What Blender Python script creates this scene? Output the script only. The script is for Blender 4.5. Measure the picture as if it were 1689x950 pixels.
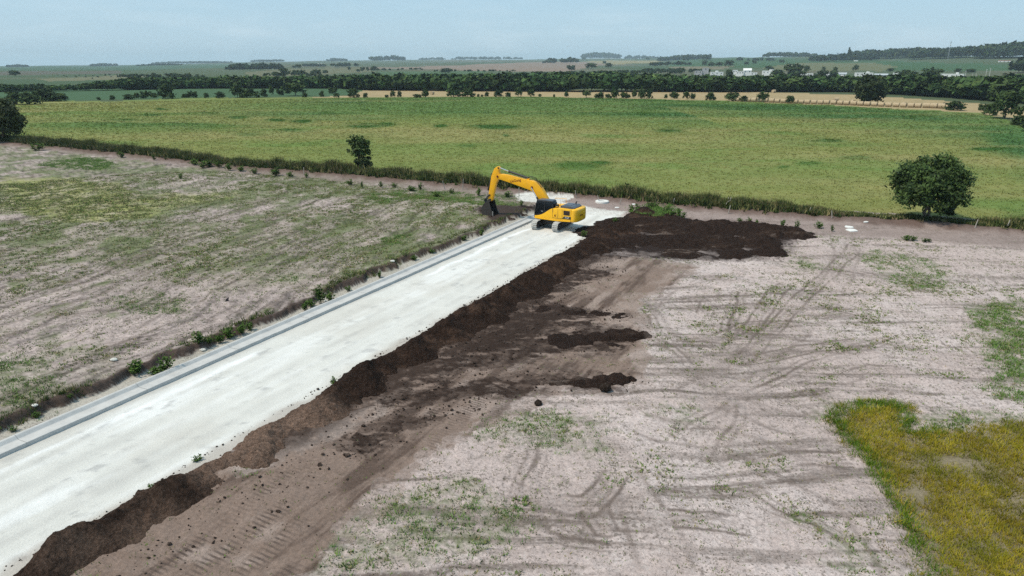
import bpy, bmesh, math, random
import numpy as np
from mathutils import Vector, Matrix

for _o in list(bpy.data.objects):
    bpy.data.objects.remove(_o)
SC = bpy.context.scene
COL = SC.collection
R = math.radians

# ------------------------------------------------------------------ camera
CAM_H, PITCH, FPX = 16.5, R(18.15), 1126.0
cam_d = bpy.data.cameras.new('camera')
cam_d.sensor_width = 36.0
cam_d.lens = 24.0
cam_d.clip_start = 0.5
cam_d.clip_end = 40000
cam = bpy.data.objects.new('camera', cam_d)
COL.objects.link(cam)
cam.location = (0, 0, CAM_H)
cam.rotation_euler = (math.pi / 2 - PITCH, 0, 0)
SC.camera = cam

# ------------------------------------------------------------------ sky, sun, exposure
SUN_EL, SUN_AZ = R(60), R(-112)
world = bpy.data.worlds.new('World')
SC.world = world
world.use_nodes = True
wn, wl = world.node_tree.nodes, world.node_tree.links
bg = wn['Background']
sky = wn.new('ShaderNodeTexSky')
sky.sky_type = 'NISHITA'
sky.sun_disc = False
sky.sun_elevation = SUN_EL
sky.sun_rotation = SUN_AZ
sky.air_density = 1.0
sky.dust_density = 1.6
sky.ozone_density = 1.6
bg.inputs['Strength'].default_value = 0.12
# thin fair-weather clouds and a milky veil, in the sky itself
tc = wn.new('ShaderNodeTexCoord')
sep = wn.new('ShaderNodeSeparateXYZ')
wl.new(tc.outputs['Generated'], sep.inputs[0])
mp = wn.new('ShaderNodeMapping')
mp.inputs['Scale'].default_value = (5.0, 5.0, 22.0)
mp.inputs['Location'].default_value = (0.9, 0.2, 0.0)
wl.new(tc.outputs['Generated'], mp.inputs[0])
cn = wn.new('ShaderNodeTexNoise')
cn.inputs['Scale'].default_value = 1.6
cn.inputs['Detail'].default_value = 7
cn.inputs['Roughness'].default_value = 0.6
wl.new(mp.outputs[0], cn.inputs['Vector'])
cr = wn.new('ShaderNodeMapRange')
cr.inputs['From Min'].default_value = 0.50
cr.inputs['From Max'].default_value = 0.80
wl.new(cn.outputs['Fac'], cr.inputs['Value'])
band = wn.new('ShaderNodeMapRange')
band.inputs['From Min'].default_value = 0.13
band.inputs['From Max'].default_value = 0.03
wl.new(sep.outputs['Z'], band.inputs['Value'])
cm = wn.new('ShaderNodeMath')
cm.operation = 'MULTIPLY'
wl.new(cr.outputs[0], cm.inputs[0])
wl.new(band.outputs[0], cm.inputs[1])
cm2 = wn.new('ShaderNodeMath')
cm2.operation = 'MULTIPLY_ADD'
cm2.inputs[1].default_value = 0.0
cm2.inputs[2].default_value = 0.78
wl.new(cm.outputs[0], cm2.inputs[0])
cmix = wn.new('ShaderNodeMix')
cmix.data_type = 'RGBA'
cmix.inputs['B'].default_value = (2.75, 4.50, 5.75, 1)
wl.new(sky.outputs[0], cmix.inputs['A'])
wl.new(cm2.outputs[0], cmix.inputs['Factor'])
cm3 = wn.new('ShaderNodeMath')
cm3.operation = 'MULTIPLY'
cm3.inputs[1].default_value = 0.32
wl.new(cm.outputs[0], cm3.inputs[0])
cm4 = wn.new('ShaderNodeMath')          # paler towards the horizon
cm4.operation = 'MULTIPLY_ADD'
cm4.inputs[1].default_value = 0.30
wl.new(band.outputs[0], cm4.inputs[0])
wl.new(cm3.outputs[0], cm4.inputs[2])
cmix2 = wn.new('ShaderNodeMix')
cmix2.data_type = 'RGBA'
cmix2.inputs['B'].default_value = (5.2, 6.1, 6.6, 1)
wl.new(cmix.outputs['Result'], cmix2.inputs['A'])
wl.new(cm4.outputs[0], cmix2.inputs['Factor'])
wl.new(cmix2.outputs['Result'], bg.inputs['Color'])

sun_d = bpy.data.lights.new('sun', 'SUN')
sun_d.energy = 3.0
sun_d.angle = R(6)
sun_d.color = (1.0, 0.905, 0.76)
sun = bpy.data.objects.new('sun', sun_d)
COL.objects.link(sun)
sdir = Vector((math.sin(SUN_AZ) * math.cos(SUN_EL), math.cos(SUN_AZ) * math.cos(SUN_EL), math.sin(SUN_EL)))
sun.rotation_euler = sdir.to_track_quat('Z', 'Y').to_euler()
sun.location = (0, 0, 300)

SC.view_settings.view_transform = 'Standard'
SC.view_settings.look = 'None'
SC.view_settings.gamma = 1.0
SC.view_settings.use_curve_mapping = False
SC.view_settings.exposure = 0.27
SC.render.engine = 'CYCLES'
SC.cycles.max_bounces = 6
SC.cycles.diffuse_bounces = 3
SC.cycles.glossy_bounces = 2
SC.cycles.transmission_bounces = 3
SC.cycles.volume_bounces = 0
SC.cycles.transparent_max_bounces = 6
SC.cycles.use_denoising = False
SC.cycles.denoiser = 'OPENIMAGEDENOISE'
SC.cycles.denoising_prefilter = 'ACCURATE'
SC.cycles.denoising_input_passes = 'RGB_ALBEDO_NORMAL'
SC.cycles.sample_clamp_indirect = 4.0

# ------------------------------------------------------------------ numbers: noise, picture -> ground
def _hash(ix, iy, seed):
    h = (ix.astype(np.int64) * 374761393 + iy.astype(np.int64) * 668265263 + seed * 974711) & 0xFFFFFFFF
    h = ((h ^ (h >> 13)) * 1274126177) & 0xFFFFFFFF
    h = ((h ^ (h >> 15)) * 2246822519) & 0xFFFFFFFF
    return ((h ^ (h >> 16)) & 0xFFFFFF) / float(0xFFFFFF)

def vnoise(x, y, seed=0):
    x = np.asarray(x, float); y = np.asarray(y, float)
    ix, iy = np.floor(x), np.floor(y)
    fx, fy = x - ix, y - iy
    ux, uy = fx * fx * (3 - 2 * fx), fy * fy * (3 - 2 * fy)
    a, b = _hash(ix, iy, seed), _hash(ix + 1, iy, seed)
    c, d = _hash(ix, iy + 1, seed), _hash(ix + 1, iy + 1, seed)
    return (a + (b - a) * ux) * (1 - uy) + (c + (d - c) * ux) * uy

def fbm(x, y, octaves=4, seed=0, gain=0.5):
    """-1 .. 1"""
    t, amp, tot = 0.0, 1.0, 0.0
    x = np.asarray(x, float); y = np.asarray(y, float)
    for k in range(octaves):
        t = t + amp * (vnoise(x, y, seed + k * 17) * 2 - 1)
        tot += amp
        amp *= gain
        x, y = x * 2.03 * 0.8 - y * 2.03 * 0.6 + 5.2, x * 2.03 * 0.6 + y * 2.03 * 0.8 + 1.7
    return t / tot * 1.5

def sstep(a, b, v):
    t = np.clip((v - a) / (b - a), 0, 1)
    return t * t * (3 - 2 * t)

def G(px, py, z=0.0):
    """point of the level z that the photograph shows at pixel (px, py)"""
    u, v = (px - 844.5) / FPX, -(py - 475) / FPX
    d = (u, math.cos(PITCH) + v * math.sin(PITCH), -math.sin(PITCH) + v * math.cos(PITCH))
    t = (z - CAM_H) / d[2]
    return (d[0] * t, d[1] * t)

def pxm(px, py):
    """pixels per metre at that ground point"""
    x, y = G(px, py)
    return FPX / (y * math.cos(PITCH) + CAM_H * math.sin(PITCH))

def inside(poly, x, y):
    r = np.zeros(x.shape, bool)
    n = len(poly)
    for i in range(n):
        x0, y0 = poly[i]
        x1, y1 = poly[(i + 1) % n]
        if y0 == y1:
            continue
        c = ((y0 > y) != (y1 > y)) & (x < (x1 - x0) * (y - y0) / (y1 - y0) + x0)
        r ^= c
    return r

def GP(pts):
    return [G(*p) for p in pts]

def polymask(pts, x, y, amp=0.6, freq=0.8, seed=0):
    """soft, ragged 0..1 mask of a ground polygon given by picture points"""
    P = GP(pts)
    xs = [p[0] for p in P]; ys = [p[1] for p in P]
    m = np.zeros(x.shape)
    sel = (x > min(xs) - 3 * amp) & (x < max(xs) + 3 * amp) & (y > min(ys) - 3 * amp) & (y < max(ys) + 3 * amp)
    if not sel.any():
        return m
    xx, yy = x[sel], y[sel]
    acc = 0
    for k in range(3):
        nx = fbm(xx * freq, yy * freq, 4, seed + 31 * k, 0.6) * amp
        ny = fbm(xx * freq, yy * freq, 4, seed + 7 + 31 * k, 0.6) * amp
        acc = acc + inside(P, xx + nx * 1.2, yy + ny * 1.2)
    m[sel] = acc / 3.0
    return m

ROAD_AZ = R(27.5)
RD = (math.sin(ROAD_AZ), math.cos(ROAD_AZ))         # along the road
RN = (math.cos(ROAD_AZ), -math.sin(ROAD_AZ))        # to its right
def ST(x, y):
    return x * RD[0] + y * RD[1], x * RN[0] + y * RN[1]
def XY(s, t):
    return s * RD[0] + t * RN[0], s * RD[1] + t * RN[1]

HEDGE = [(-330, 290), (-200, 210), (-113.6, 155), (-75, 133.2), (-44.8, 115.2), (-23.6, 106.0), (0.5, 93.6), (12, 87.8), (20, 82.8), (31.4, 77.6), (45.4, 73.0), (56, 67.5), (90, 50), (160, 10)]
HX = np.array([p[0] for p in HEDGE]); HY = np.array([p[1] for p in HEDGE])
def hedge_d(x, y):
    """metres beyond the hedge line (negative: this side)"""
    return (y - np.interp(x, HX, HY)) * 0.88
FAR = [(-400, 330), (-188, 330), (-168, 361), (-77, 368), (18, 375), (88, 338), (121.5, 311), (149.5, 266), (164, 245), (140, 190), (150, 120)]
FAZ = np.array([math.atan2(p[0], p[1]) for p in FAR]); FR = np.array([math.hypot(*p) for p in FAR])
def far_r(az):
    return np.interp(az, FAZ, FR)

# far hills: skyline row of the photograph (bare ground) and distance of the ridge per column
EPX = np.array([-900, 0, 150, 380, 480, 560, 700, 850, 950, 1060, 1120, 1260, 1400, 1500, 1600, 1700, 2500])
EPY = np.array([109, 109, 108, 104, 102, 101, 99.5, 99, 98, 97.5, 97, 95, 94, 94, 94, 93, 94])
EDR = np.array([7500, 7500, 7500, 7000, 6500, 6500, 7000, 7500, 7000, 6500, 5000, 3600, 3000, 2700, 2300, 2200, 2200.])
def ground_z(x, y):
    x = np.asarray(x, float); y = np.asarray(y, float)
    rr = np.hypot(x, y)
    s, t = ST(x, y)
    # --- far relief
    fwd = np.maximum(y, 1.0)
    px = 844.5 + FPX * x / (fwd * math.cos(PITCH) + CAM_H * math.sin(PITCH)) * (y > 0) * 1.0
    px = np.where(y > 30, np.clip(px, -900, 2500), 844.5)
    e = np.interp(px, EPX, EPY); dr = np.interp(px, EPX, EDR)
    zr = CAM_H + dr * np.cos(np.arctan((px - 844.5) / 1185.0)) * (106 - e) / FPX
    q = np.clip((rr - 850) / (dr - 850), 0, 1)
    zf = zr * q ** 1.25 - np.maximum(rr - dr, 0) * 0.012
    zf = zf + np.where(rr > 900, fbm(x / 420, y / 420, 3, 91) * 5.0 * np.clip((rr - 900) / 1500, 0, 1), 0)
    zf = np.where(y > 30, zf, 0)
    # --- near relief
    near = rr < 420
    z = zf
    if near.any():
        xn, yn = x[near], y[near]
        sn, tn = s[near], t[near]
        w = fbm(sn * 0.55, tn * 0.55, 4, 3)
        endf = sstep(74, 69, sn + w * 1.0)
        lump = fbm(xn * 0.9, yn * 0.9, 4, 11, 0.6) * 0.05 + fbm(xn * 0.12, yn * 0.12, 2, 12) * 0.10
        cut = -34.35 + w * 0.55 + 0.22 * fbm(sn * 0.9, sn * 0, 2, 5)
        left = np.where(tn < cut, 0.52, 0.10)
        left = 0.10 + (0.46 - 0.12 * sstep(-40, -60, tn)) * sstep(cut + 0.10, cut - 0.30, tn)
        left = left + lump * sstep(cut, cut - 0.6, tn)
        right = 0.10 + lump
        rz = np.where(tn < -33.1, left, np.where(tn < -23.6, -0.16, right))
        rz = np.where((tn >= -24.2) & (tn < -23.2), -0.16 + 0.26 * sstep(-24.2, -23.2, tn), rz)
        zz = rz * endf + (0.06 + lump * 0.8 * sstep(-40, -44, tn)) * (1 - endf)
        hd = hedge_d(xn, yn)
        # hedge bank on this side, gently level beyond
        zz = zz + 0.45 * np.exp(-((hd + 1.2) / 1.0) ** 2) * (0.6 + 0.6 * vnoise(xn * 0.8, yn * 0.8, 8))
        beyond = sstep(-0.5, 3, hd)
        zz = zz * (1 - beyond) + (0.15 + fbm(xn * 0.03, yn * 0.03, 3, 15) * 0.25) * beyond
        fade = 1 - sstep(300, 420, rr[near])
        z = z.copy()
        z[near] = z[near] + zz * fade
    return z

def gz(x, y):
    return float(ground_z(np.array([x]), np.array([y]))[0])

def GT(px, py):
    """first point of the relief seen at a pixel"""
    u, v = (px - 844.5) / FPX, -(py - 475) / FPX
    d = np.array([u, math.cos(PITCH) + v * math.sin(PITCH), -math.sin(PITCH) + v * math.cos(PITCH)])
    ts = np.geomspace(20, 9500, 1500)
    X, Y, Z = d[0] * ts, d[1] * ts, CAM_H + d[2] * ts
    below = Z < ground_z(X, Y)
    k = int(np.argmax(below)) if below.any() else len(ts) - 1
    return float(X[k]), float(Y[k])

def cosu(px):
    return 1 / math.hypot((px - 844.5) / (FPX * math.cos(PITCH) + 370 * math.sin(PITCH)), 1)

def at_dist(px, D):
    """ground point in the direction of a picture column at ground distance D"""
    u = (px - 844.5) / (FPX * math.cos(PITCH) + 370 * math.sin(PITCH))
    k = D / math.hypot(u, 1)
    return u * k, k

# ------------------------------------------------------------------ object helpers
def tag(o, label=None, cat=None, group=None, kind=None):
    if label: o['label'] = label
    if cat: o['category'] = cat
    if group: o['group'] = group
    if kind: o['kind'] = kind
    return o

def empty(name, loc, rz=0.0, scale=None):
    o = bpy.data.objects.new(name, None)
    o.empty_display_size = 0.3
    COL.objects.link(o)
    o.location = loc
    o.rotation_euler = (0, 0, rz)
    if scale: o.scale = scale
    return o

def link(name, me, parent=None):
    o = bpy.data.objects.new(name, me)
    COL.objects.link(o)
    if parent: o.parent = parent
    return o

def mesh_np(name, V, F, mat, col=None, smooth=False):
    V = np.asarray(V, np.float32); F = np.asarray(F, np.int32)
    me = bpy.data.meshes.new(name)
    nf, k = F.shape
    me.vertices.add(len(V))
    me.vertices.foreach_set('co', V.ravel())
    me.loops.add(nf * k)
    me.loops.foreach_set('vertex_index', F.ravel())
    me.polygons.add(nf)
    me.polygons.foreach_set('loop_start', np.arange(nf, dtype=np.int32) * k)
    me.polygons.foreach_set('use_smooth', np.full(nf, smooth, bool))
    if col is not None:
        a = me.color_attributes.new('Col', 'FLOAT_COLOR', 'POINT')
        c = np.ones((len(V), 4), np.float32)
        c[:, :3] = col
        a.data.foreach_set('color', c.ravel())
    me.update(calc_edges=True)
    me.materials.append(mat)
    return me

class MB:
    """collects shapes into one mesh"""
    def __init__(self): self.bm = bmesh.new()
    def _add(self, b, bevel=0, seg=2, M=None):
        if bevel > 0:
            bmesh.ops.bevel(b, geom=list(b.edges), offset=bevel, segments=seg, affect='EDGES', profile=0.6, clamp_overlap=True)
        if M is not None: bmesh.ops.transform(b, matrix=M, verts=b.verts)
        me = bpy.data.meshes.new('tmp')
        b.to_mesh(me); b.free()
        self.bm.from_mesh(me)
        bpy.data.meshes.remove(me)
        return self
    def box(self, x0, x1, y0, y1, z0, z1, bevel=0, M=None):
        b = bmesh.new()
        bmesh.ops.create_cube(b, size=1)
        bmesh.ops.transform(b, matrix=Matrix.Translation(((x0 + x1) / 2, (y0 + y1) / 2, (z0 + z1) / 2)) @ Matrix.Diagonal((x1 - x0, y1 - y0, z1 - z0, 1)), verts=b.verts)
        return self._add(b, bevel, 2, M)
    def prism(self, pts, a0, a1, axis='y', bevel=0, M=None, seg=2):
        """outline pts extruded along an axis; for 'y' pts are (x, z), for 'z' (x, y), for 'x' (y, z)"""
        b = bmesh.new()
        def P(p, a):
            return {'y': (p[0], a, p[1]), 'z': (p[0], p[1], a), 'x': (a, p[0], p[1])}[axis]
        lo = [b.verts.new(P(p, a0)) for p in pts]
        hi = [b.verts.new(P(p, a1)) for p in pts]
        n = len(pts)
        b.faces.new(lo); b.faces.new(hi)
        for i in range(n):
            b.faces.new((lo[i], lo[(i + 1) % n], hi[(i + 1) % n], hi[i]))
        bmesh.ops.recalc_face_normals(b, faces=b.faces)
        return self._add(b, bevel, seg, M)
    def cyl(self, p0, p1, r, r1=None, n=16, M=None):
        b = bmesh.new()
        p0, p1 = Vector(p0), Vector(p1)
        L = (p1 - p0).length
        bmesh.ops.create_cone(b, cap_ends=True, segments=n, radius1=r, radius2=r if r1 is None else r1, depth=L)
        q = (p1 - p0).to_track_quat('Z', 'Y').to_matrix().to_4x4()
        bmesh.ops.transform(b, matrix=Matrix.Translation((p0 + p1) / 2) @ q, verts=b.verts)
        return self._add(b, 0, 2, M)
    def tube(self, pts, r, n=8):
        for a, c in zip(pts[:-1], pts[1:]): self.cyl(a, c, r, n=n)
        return self
    def build(self, name, mat, parent=None, smooth_deg=None):
        bmesh.ops.recalc_face_normals(self.bm, faces=self.bm.faces)
        me = bpy.data.meshes.new(name)
        if smooth_deg:
            for f in self.bm.faces: f.smooth = True
            for e in self.bm.edges:
                if len(e.link_faces) == 2 and e.calc_face_angle(0) > R(smooth_deg): e.smooth = False
        self.bm.to_mesh(me); self.bm.free()
        me.materials.append(mat)
        return link(name, me, parent)

# ------------------------------------------------------------------ materials
def new_mat(name):
    m = bpy.data.materials.new(name)
    m.use_nodes = True
    return m, m.node_tree.nodes, m.node_tree.links, m.node_tree.nodes['Principled BSDF']

def noise_node(n, l, scale, detail=4, rough=0.6, vec=None, mscale=None):
    t = n.new('ShaderNodeTexNoise')
    t.inputs['Scale'].default_value = scale
    t.inputs['Detail'].default_value = detail
    t.inputs['Roughness'].default_value = rough
    if vec is None:
        c = n.new('ShaderNodeTexCoord'); vec = c.outputs['Object']
    if mscale:
        mpn = n.new('ShaderNodeMapping'); mpn.inputs['Scale'].default_value = mscale
        l.new(vec, mpn.inputs[0]); vec = mpn.outputs[0]
    l.new(vec, t.inputs['Vector'])
    return t

def mat_attr(name, rough=0.85, detail=(), bump=(), spec=0.25, transl=0.0, up=0.0):
    """colour from the mesh's own colour attribute, broken up by fine noises: detail = [(scale, amount)], bump = [(scale, distance)]"""
    m, n, l, p = new_mat(name)
    a = n.new('ShaderNodeAttribute'); a.attribute_name = 'Col'
    col = a.outputs['Color']
    for sc, amt in detail:
        t = noise_node(n, l, sc, 5, 0.65)
        mr = n.new('ShaderNodeMapRange')
        mr.inputs['From Min'].default_value = 0.25; mr.inputs['From Max'].default_value = 0.75
        mr.inputs['To Min'].default_value = 1 - amt; mr.inputs['To Max'].default_value = 1 + amt
        l.new(t.outputs['Fac'], mr.inputs['Value'])
        v = n.new('ShaderNodeVectorMath'); v.operation = 'SCALE'
        l.new(col, v.inputs[0]); l.new(mr.outputs[0], v.inputs['Scale'])
        col = v.outputs[0]
    l.new(col, p.inputs['Base Color'])
    p.inputs['Roughness'].default_value = rough
    p.inputs['Specular IOR Level'].default_value = spec
    prev = None
    for sc, dist in bump:
        t = noise_node(n, l, sc, 6, 0.65)
        b = n.new('ShaderNodeBump'); b.inputs['Distance'].default_value = dist; b.inputs['Strength'].default_value = 1.0
        l.new(t.outputs['Fac'], b.inputs['Height'])
        if prev: l.new(prev.outputs[0], b.inputs['Normal'])
        prev = b
    if prev: l.new(prev.outputs[0], p.inputs['Normal'])
    if up > 0:            # soft, upward-leaning blades: shade them like the sward they form
        g = n.new('ShaderNodeNewGeometry')
        vm = n.new('ShaderNodeVectorMath'); vm.operation = 'ADD'
        vm.inputs[1].default_value = (0, 0, up)
        l.new(g.outputs['Normal'], vm.inputs[0])
        vn = n.new('ShaderNodeVectorMath'); vn.operation = 'NORMALIZE'
        l.new(vm.outputs[0], vn.inputs[0]); l.new(vn.outputs[0], p.inputs['Normal'])
    if transl > 0:
        tr = n.new('ShaderNodeBsdfTranslucent')
        l.new(col, tr.inputs['Color'])
        mx = n.new('ShaderNodeMixShader'); mx.inputs[0].default_value = transl
        l.new(p.outputs[0], mx.inputs[1]); l.new(tr.outputs[0], mx.inputs[2])
        l.new(mx.outputs[0], n['Material Output'].inputs['Surface'])
    return m

def mat_plain(name, col, rough=0.6, metal=0.0, spec=0.4, dirt=None, dirt_scale=3.0, amount=0.5, bump=0.0):
    """one colour with patches of dirt and slight variation"""
    m, n, l, p = new_mat(name)
    t = noise_node(n, l, dirt_scale, 7, 0.7)
    ramp = n.new('ShaderNodeMapRange')
    ramp.inputs['From Min'].default_value = 0.42; ramp.inputs['From Max'].default_value = 0.72
    ramp.inputs['To Max'].default_value = amount
    l.new(t.outputs['Fac'], ramp.inputs['Value'])
    mx = n.new('ShaderNodeMix'); mx.data_type = 'RGBA'
    mx.inputs['A'].default_value = (*col, 1)
    mx.inputs['B'].default_value = (*(dirt or [c * 0.7 for c in col]), 1)
    l.new(ramp.outputs[0], mx.inputs['Factor'])
    l.new(mx.outputs['Result'], p.inputs['Base Color'])
    p.inputs['Roughness'].default_value = rough
    p.inputs['Metallic'].default_value = metal
    p.inputs['Specular IOR Level'].default_value = spec
    if bump:
        t2 = noise_node(n, l, dirt_scale * 8, 5, 0.6)
        b = n.new('ShaderNodeBump'); b.inputs['Distance'].default_value = bump
        l.new(t2.outputs['Fac'], b.inputs['Height']); l.new(b.outputs[0], p.inputs['Normal'])
    return m

M_ground = mat_attr('ground soil and crops', 0.95, [(1.3, 0.10), (7.0, 0.26), (31.0, 0.30)], [(5.0, 0.06), (26.0, 0.025)], 0.1)
def crackle(m):
    """dried crust: fine cracks where the soil is pale"""
    n, l = m.node_tree.nodes, m.node_tree.links
    p = n['Principled BSDF']
    src = p.inputs['Base Color'].links[0].from_socket
    c = n.new('ShaderNodeTexCoord')
    w = noise_node(n, l, 1.1, 3, 0.6)
    vm = n.new('ShaderNodeVectorMath'); vm.operation = 'MULTIPLY_ADD'
    vm.inputs[1].default_value = (0.7, 0.7, 0.0)
    l.new(w.outputs['Color'], vm.inputs[0]); l.new(c.outputs['Object'], vm.inputs[2])
    vo = n.new('ShaderNodeTexVoronoi'); vo.feature = 'DISTANCE_TO_EDGE'; vo.voronoi_dimensions = '2D'; vo.inputs['Scale'].default_value = 1.9
    l.new(vm.outputs[0], vo.inputs['Vector'])
    a = n.new('ShaderNodeMapRange'); a.inputs['From Min'].default_value = 0.0; a.inputs['From Max'].default_value = 0.045
    a.inputs['To Min'].default_value = 0.55; a.inputs['To Max'].default_value = 0.0
    l.new(vo.outputs['Distance'], a.inputs['Value'])
    at = n.new('ShaderNodeAttribute'); at.attribute_name = 'Col'
    b = n.new('ShaderNodeMapRange'); b.inputs['From Min'].default_value = 0.30; b.inputs['From Max'].default_value = 0.36
    l.new(at.outputs['Fac'], b.inputs['Value'])
    k = n.new('ShaderNodeMath'); k.operation = 'MULTIPLY'; l.new(a.outputs[0], k.inputs[0]); l.new(b.outputs[0], k.inputs[1])
    br = noise_node(n, l, 0.35, 3, 0.6)
    bm_ = n.new('ShaderNodeMapRange'); bm_.inputs['From Min'].default_value = 0.42; bm_.inputs['From Max'].default_value = 0.6
    l.new(br.outputs['Fac'], bm_.inputs['Value'])
    k2 = n.new('ShaderNodeMath'); k2.operation = 'MULTIPLY'; l.new(k.outputs[0], k2.inputs[0]); l.new(bm_.outputs[0], k2.inputs[1])
    mx = n.new('ShaderNodeMix'); mx.data_type = 'RGBA'; mx.inputs['B'].default_value = (0.14, 0.108, 0.092, 1)
    l.new(src, mx.inputs['A']); l.new(k2.outputs[0], mx.inputs['Factor'])
    # crumbs and stubble bits: crisp dark flecks, denser in some places
    fl = noise_node(n, l, 11.0, 3, 0.55)
    ev = noise_node(n, l, 0.55, 4, 0.65)
    sm = n.new('ShaderNodeMath'); sm.operation = 'MULTIPLY_ADD'; sm.inputs[1].default_value = 0.55
    l.new(ev.outputs['Fac'], sm.inputs[0]); l.new(fl.outputs['Fac'], sm.inputs[2])
    fr_ = n.new('ShaderNodeMapRange'); fr_.inputs['From Min'].default_value = 0.90; fr_.inputs['From Max'].default_value = 0.95; fr_.inputs['To Max'].default_value = 0.75
    l.new(sm.outputs[0], fr_.inputs['Value'])
    b2 = n.new('ShaderNodeMapRange'); b2.inputs['From Min'].default_value = 0.14; b2.inputs['From Max'].default_value = 0.22
    l.new(at.outputs['Fac'], b2.inputs['Value'])
    k3 = n.new('ShaderNodeMath'); k3.operation = 'MULTIPLY'; l.new(fr_.outputs[0], k3.inputs[0]); l.new(b2.outputs[0], k3.inputs[1])
    mx2 = n.new('ShaderNodeMix'); mx2.data_type = 'RGBA'; mx2.inputs['B'].default_value = (0.085, 0.068, 0.050, 1)
    l.new(mx.outputs['Result'], mx2.inputs['A']); l.new(k3.outputs[0], mx2.inputs['Factor']); l.new(mx2.outputs['Result'], p.inputs['Base Color'])
crackle(M_ground)
M_soil = mat_attr('turned topsoil', 1.0, [(2.0, 0.35), (8.0, 0.5), (24.0, 0.5)], [(3.0, 0.20), (11.0, 0.10), (30.0, 0.03)], 0.05)
M_road = mat_attr('crushed limestone road', 0.95, [(0.9, 0.05), (11.0, 0.09), (45.0, 0.10)], [(10.0, 0.03), (40.0, 0.008)], 0.1)
M_grass = mat_attr('grass blades', 0.85, [], [], 0.03, 0.15, up=1.6)
M_crop = mat_attr('crop blades', 0.9, [], [], 0.02, 0.1, up=5.0)
M_leaf = mat_attr('tree leaves', 0.6, [(0.7, 0.2)], [], 0.2, 0.15, up=0.35)
M_wood_far = mat_attr('far foliage', 0.9, [], [], 0.1, 0.0, up=0.25)
M_bark = mat_plain('bark', (0.16, 0.13, 0.10), 0.95, dirt=(0.07, 0.055, 0.045), dirt_scale=4, bump=0.03)
M_conc = mat_plain('fresh concrete', (0.50, 0.485, 0.465), 0.9, dirt=(0.34, 0.335, 0.325), dirt_scale=1.4, amount=0.7, bump=0.006)
M_stone = mat_plain('pale stone', (0.62, 0.60, 0.55), 0.9, dirt=(0.4, 0.36, 0.31), dirt_scale=7, bump=0.02)
M_post = mat_plain('weathered post', (0.36, 0.33, 0.29), 0.9, dirt=(0.2, 0.17, 0.14), dirt_scale=5)
M_straw = mat_plain('straw', (0.47, 0.37, 0.24), 0.95, dirt=(0.26, 0.18, 0.1), dirt_scale=4, amount=0.8, bump=0.04)
M_white = mat_plain('white render', (0.78, 0.78, 0.76), 0.85, dirt=(0.55, 0.54, 0.52), dirt_scale=0.4)
M_grey = mat_plain('grey render', (0.42, 0.41, 0.41), 0.9, dirt=(0.32, 0.31, 0.31), dirt_scale=0.4)
M_tile = mat_plain('red roof tiles', (0.32, 0.12, 0.08), 0.9, dirt=(0.2, 0.09, 0.07), dirt_scale=1.0)
M_sheet = mat_plain('sheet roof', (0.45, 0.48, 0.5), 0.5, dirt=(0.35, 0.37, 0.38), dirt_scale=0.6)
M_pane = mat_plain('dark window', (0.03, 0.035, 0.045), 0.15, spec=0.6)
M_galv = mat_plain('galvanised steel', (0.5, 0.5, 0.5), 0.5, 0.4, dirt=(0.35, 0.35, 0.36))

# ------------------------------------------------------------------ ground colours
def mixc(c, col, m):
    m = np.clip(m, 0, 1)[:, None]
    return c * (1 - m) + np.asarray(col) * m

def poly_dist(pts, x, y):
    """metres to a picture polyline, computed only near it"""
    P = np.array(GP(pts))
    d = np.full(x.shape, 1e9)
    sel = (x > P[:, 0].min() - 4) & (x < P[:, 0].max() + 4) & (y > P[:, 1].min() - 4) & (y < P[:, 1].max() + 4)
    if not sel.any():
        return d
    xx, yy = x[sel], y[sel]
    dd = np.full(xx.shape, 1e9)
    m = len(P) - 1
    for i in range(m):
        (x0, y0), (x1, y1) = P[i], P[i + 1]
        dx, dy = x1 - x0, y1 - y0
        q0 = ((xx - x0) * dx + (yy - y0) * dy) / (dx * dx + dy * dy)
        q = np.clip(q0, 0, 1)
        di = np.hypot(xx - x0 - q * dx, yy - y0 - q * dy)
        if i == 0: di = np.where(q0 < 0, 1e9, di)          # tracks stop, they do not curl round their ends
        if i == m - 1: di = np.where(q0 > 1, 1e9, di)
        dd = np.minimum(dd, di)
    d[sel] = dd
    return d

BROWN = [(30, 950), (300, 790), (560, 640), (760, 520), (930, 428), (1040, 425), (1150, 440), (1110, 470), (1050, 500), (1065, 560), (1055, 635), (900, 655), (800, 700), (690, 760), (610, 850), (520, 950), (430, 1010)]
FINGERS = [[(700, 560), (800, 520), (900, 500), (960, 520), (870, 550), (760, 600)], [(560, 740), (650, 690), (760, 680), (840, 650), (700, 700), (600, 760)], [(640, 600), (800, 555), (900, 538), (1010, 543), (1068, 557), (1040, 578), (920, 592), (800, 610), (640, 665)],
           [(560, 690), (700, 640), (850, 618), (960, 622), (1055, 632), (985, 645), (860, 648), (700, 672)],
           [(760, 560), (880, 500), (960, 512), (1045, 522), (1000, 532), (900, 548), (800, 590)],
           [(880, 470), (960, 440), (1020, 450), (1000, 460), (930, 490), (850, 525)]]
HEAPSPREAD = [(930, 432), (1020, 362), (1050, 350), (1100, 360), (1180, 362), (1260, 366), (1330, 382), (1335, 392), (1295, 410), (1280, 430), (1230, 428), (1150, 432), (1040, 425), (960, 440)]
OCHRE = [(1372, 690), (1395, 672), (1440, 668), (1483, 668), (1497, 690), (1500, 712), (1560, 708), (1900, 700), (1960, 1010), (1560, 1030), (1510, 905), (1468, 830), (1430, 760), (1395, 720)]
TRENCH = [(782, 352), (800, 345), (835, 342), (882, 338), (890, 356), (868, 366), (835, 384), (815, 374), (795, 362)]
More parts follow.
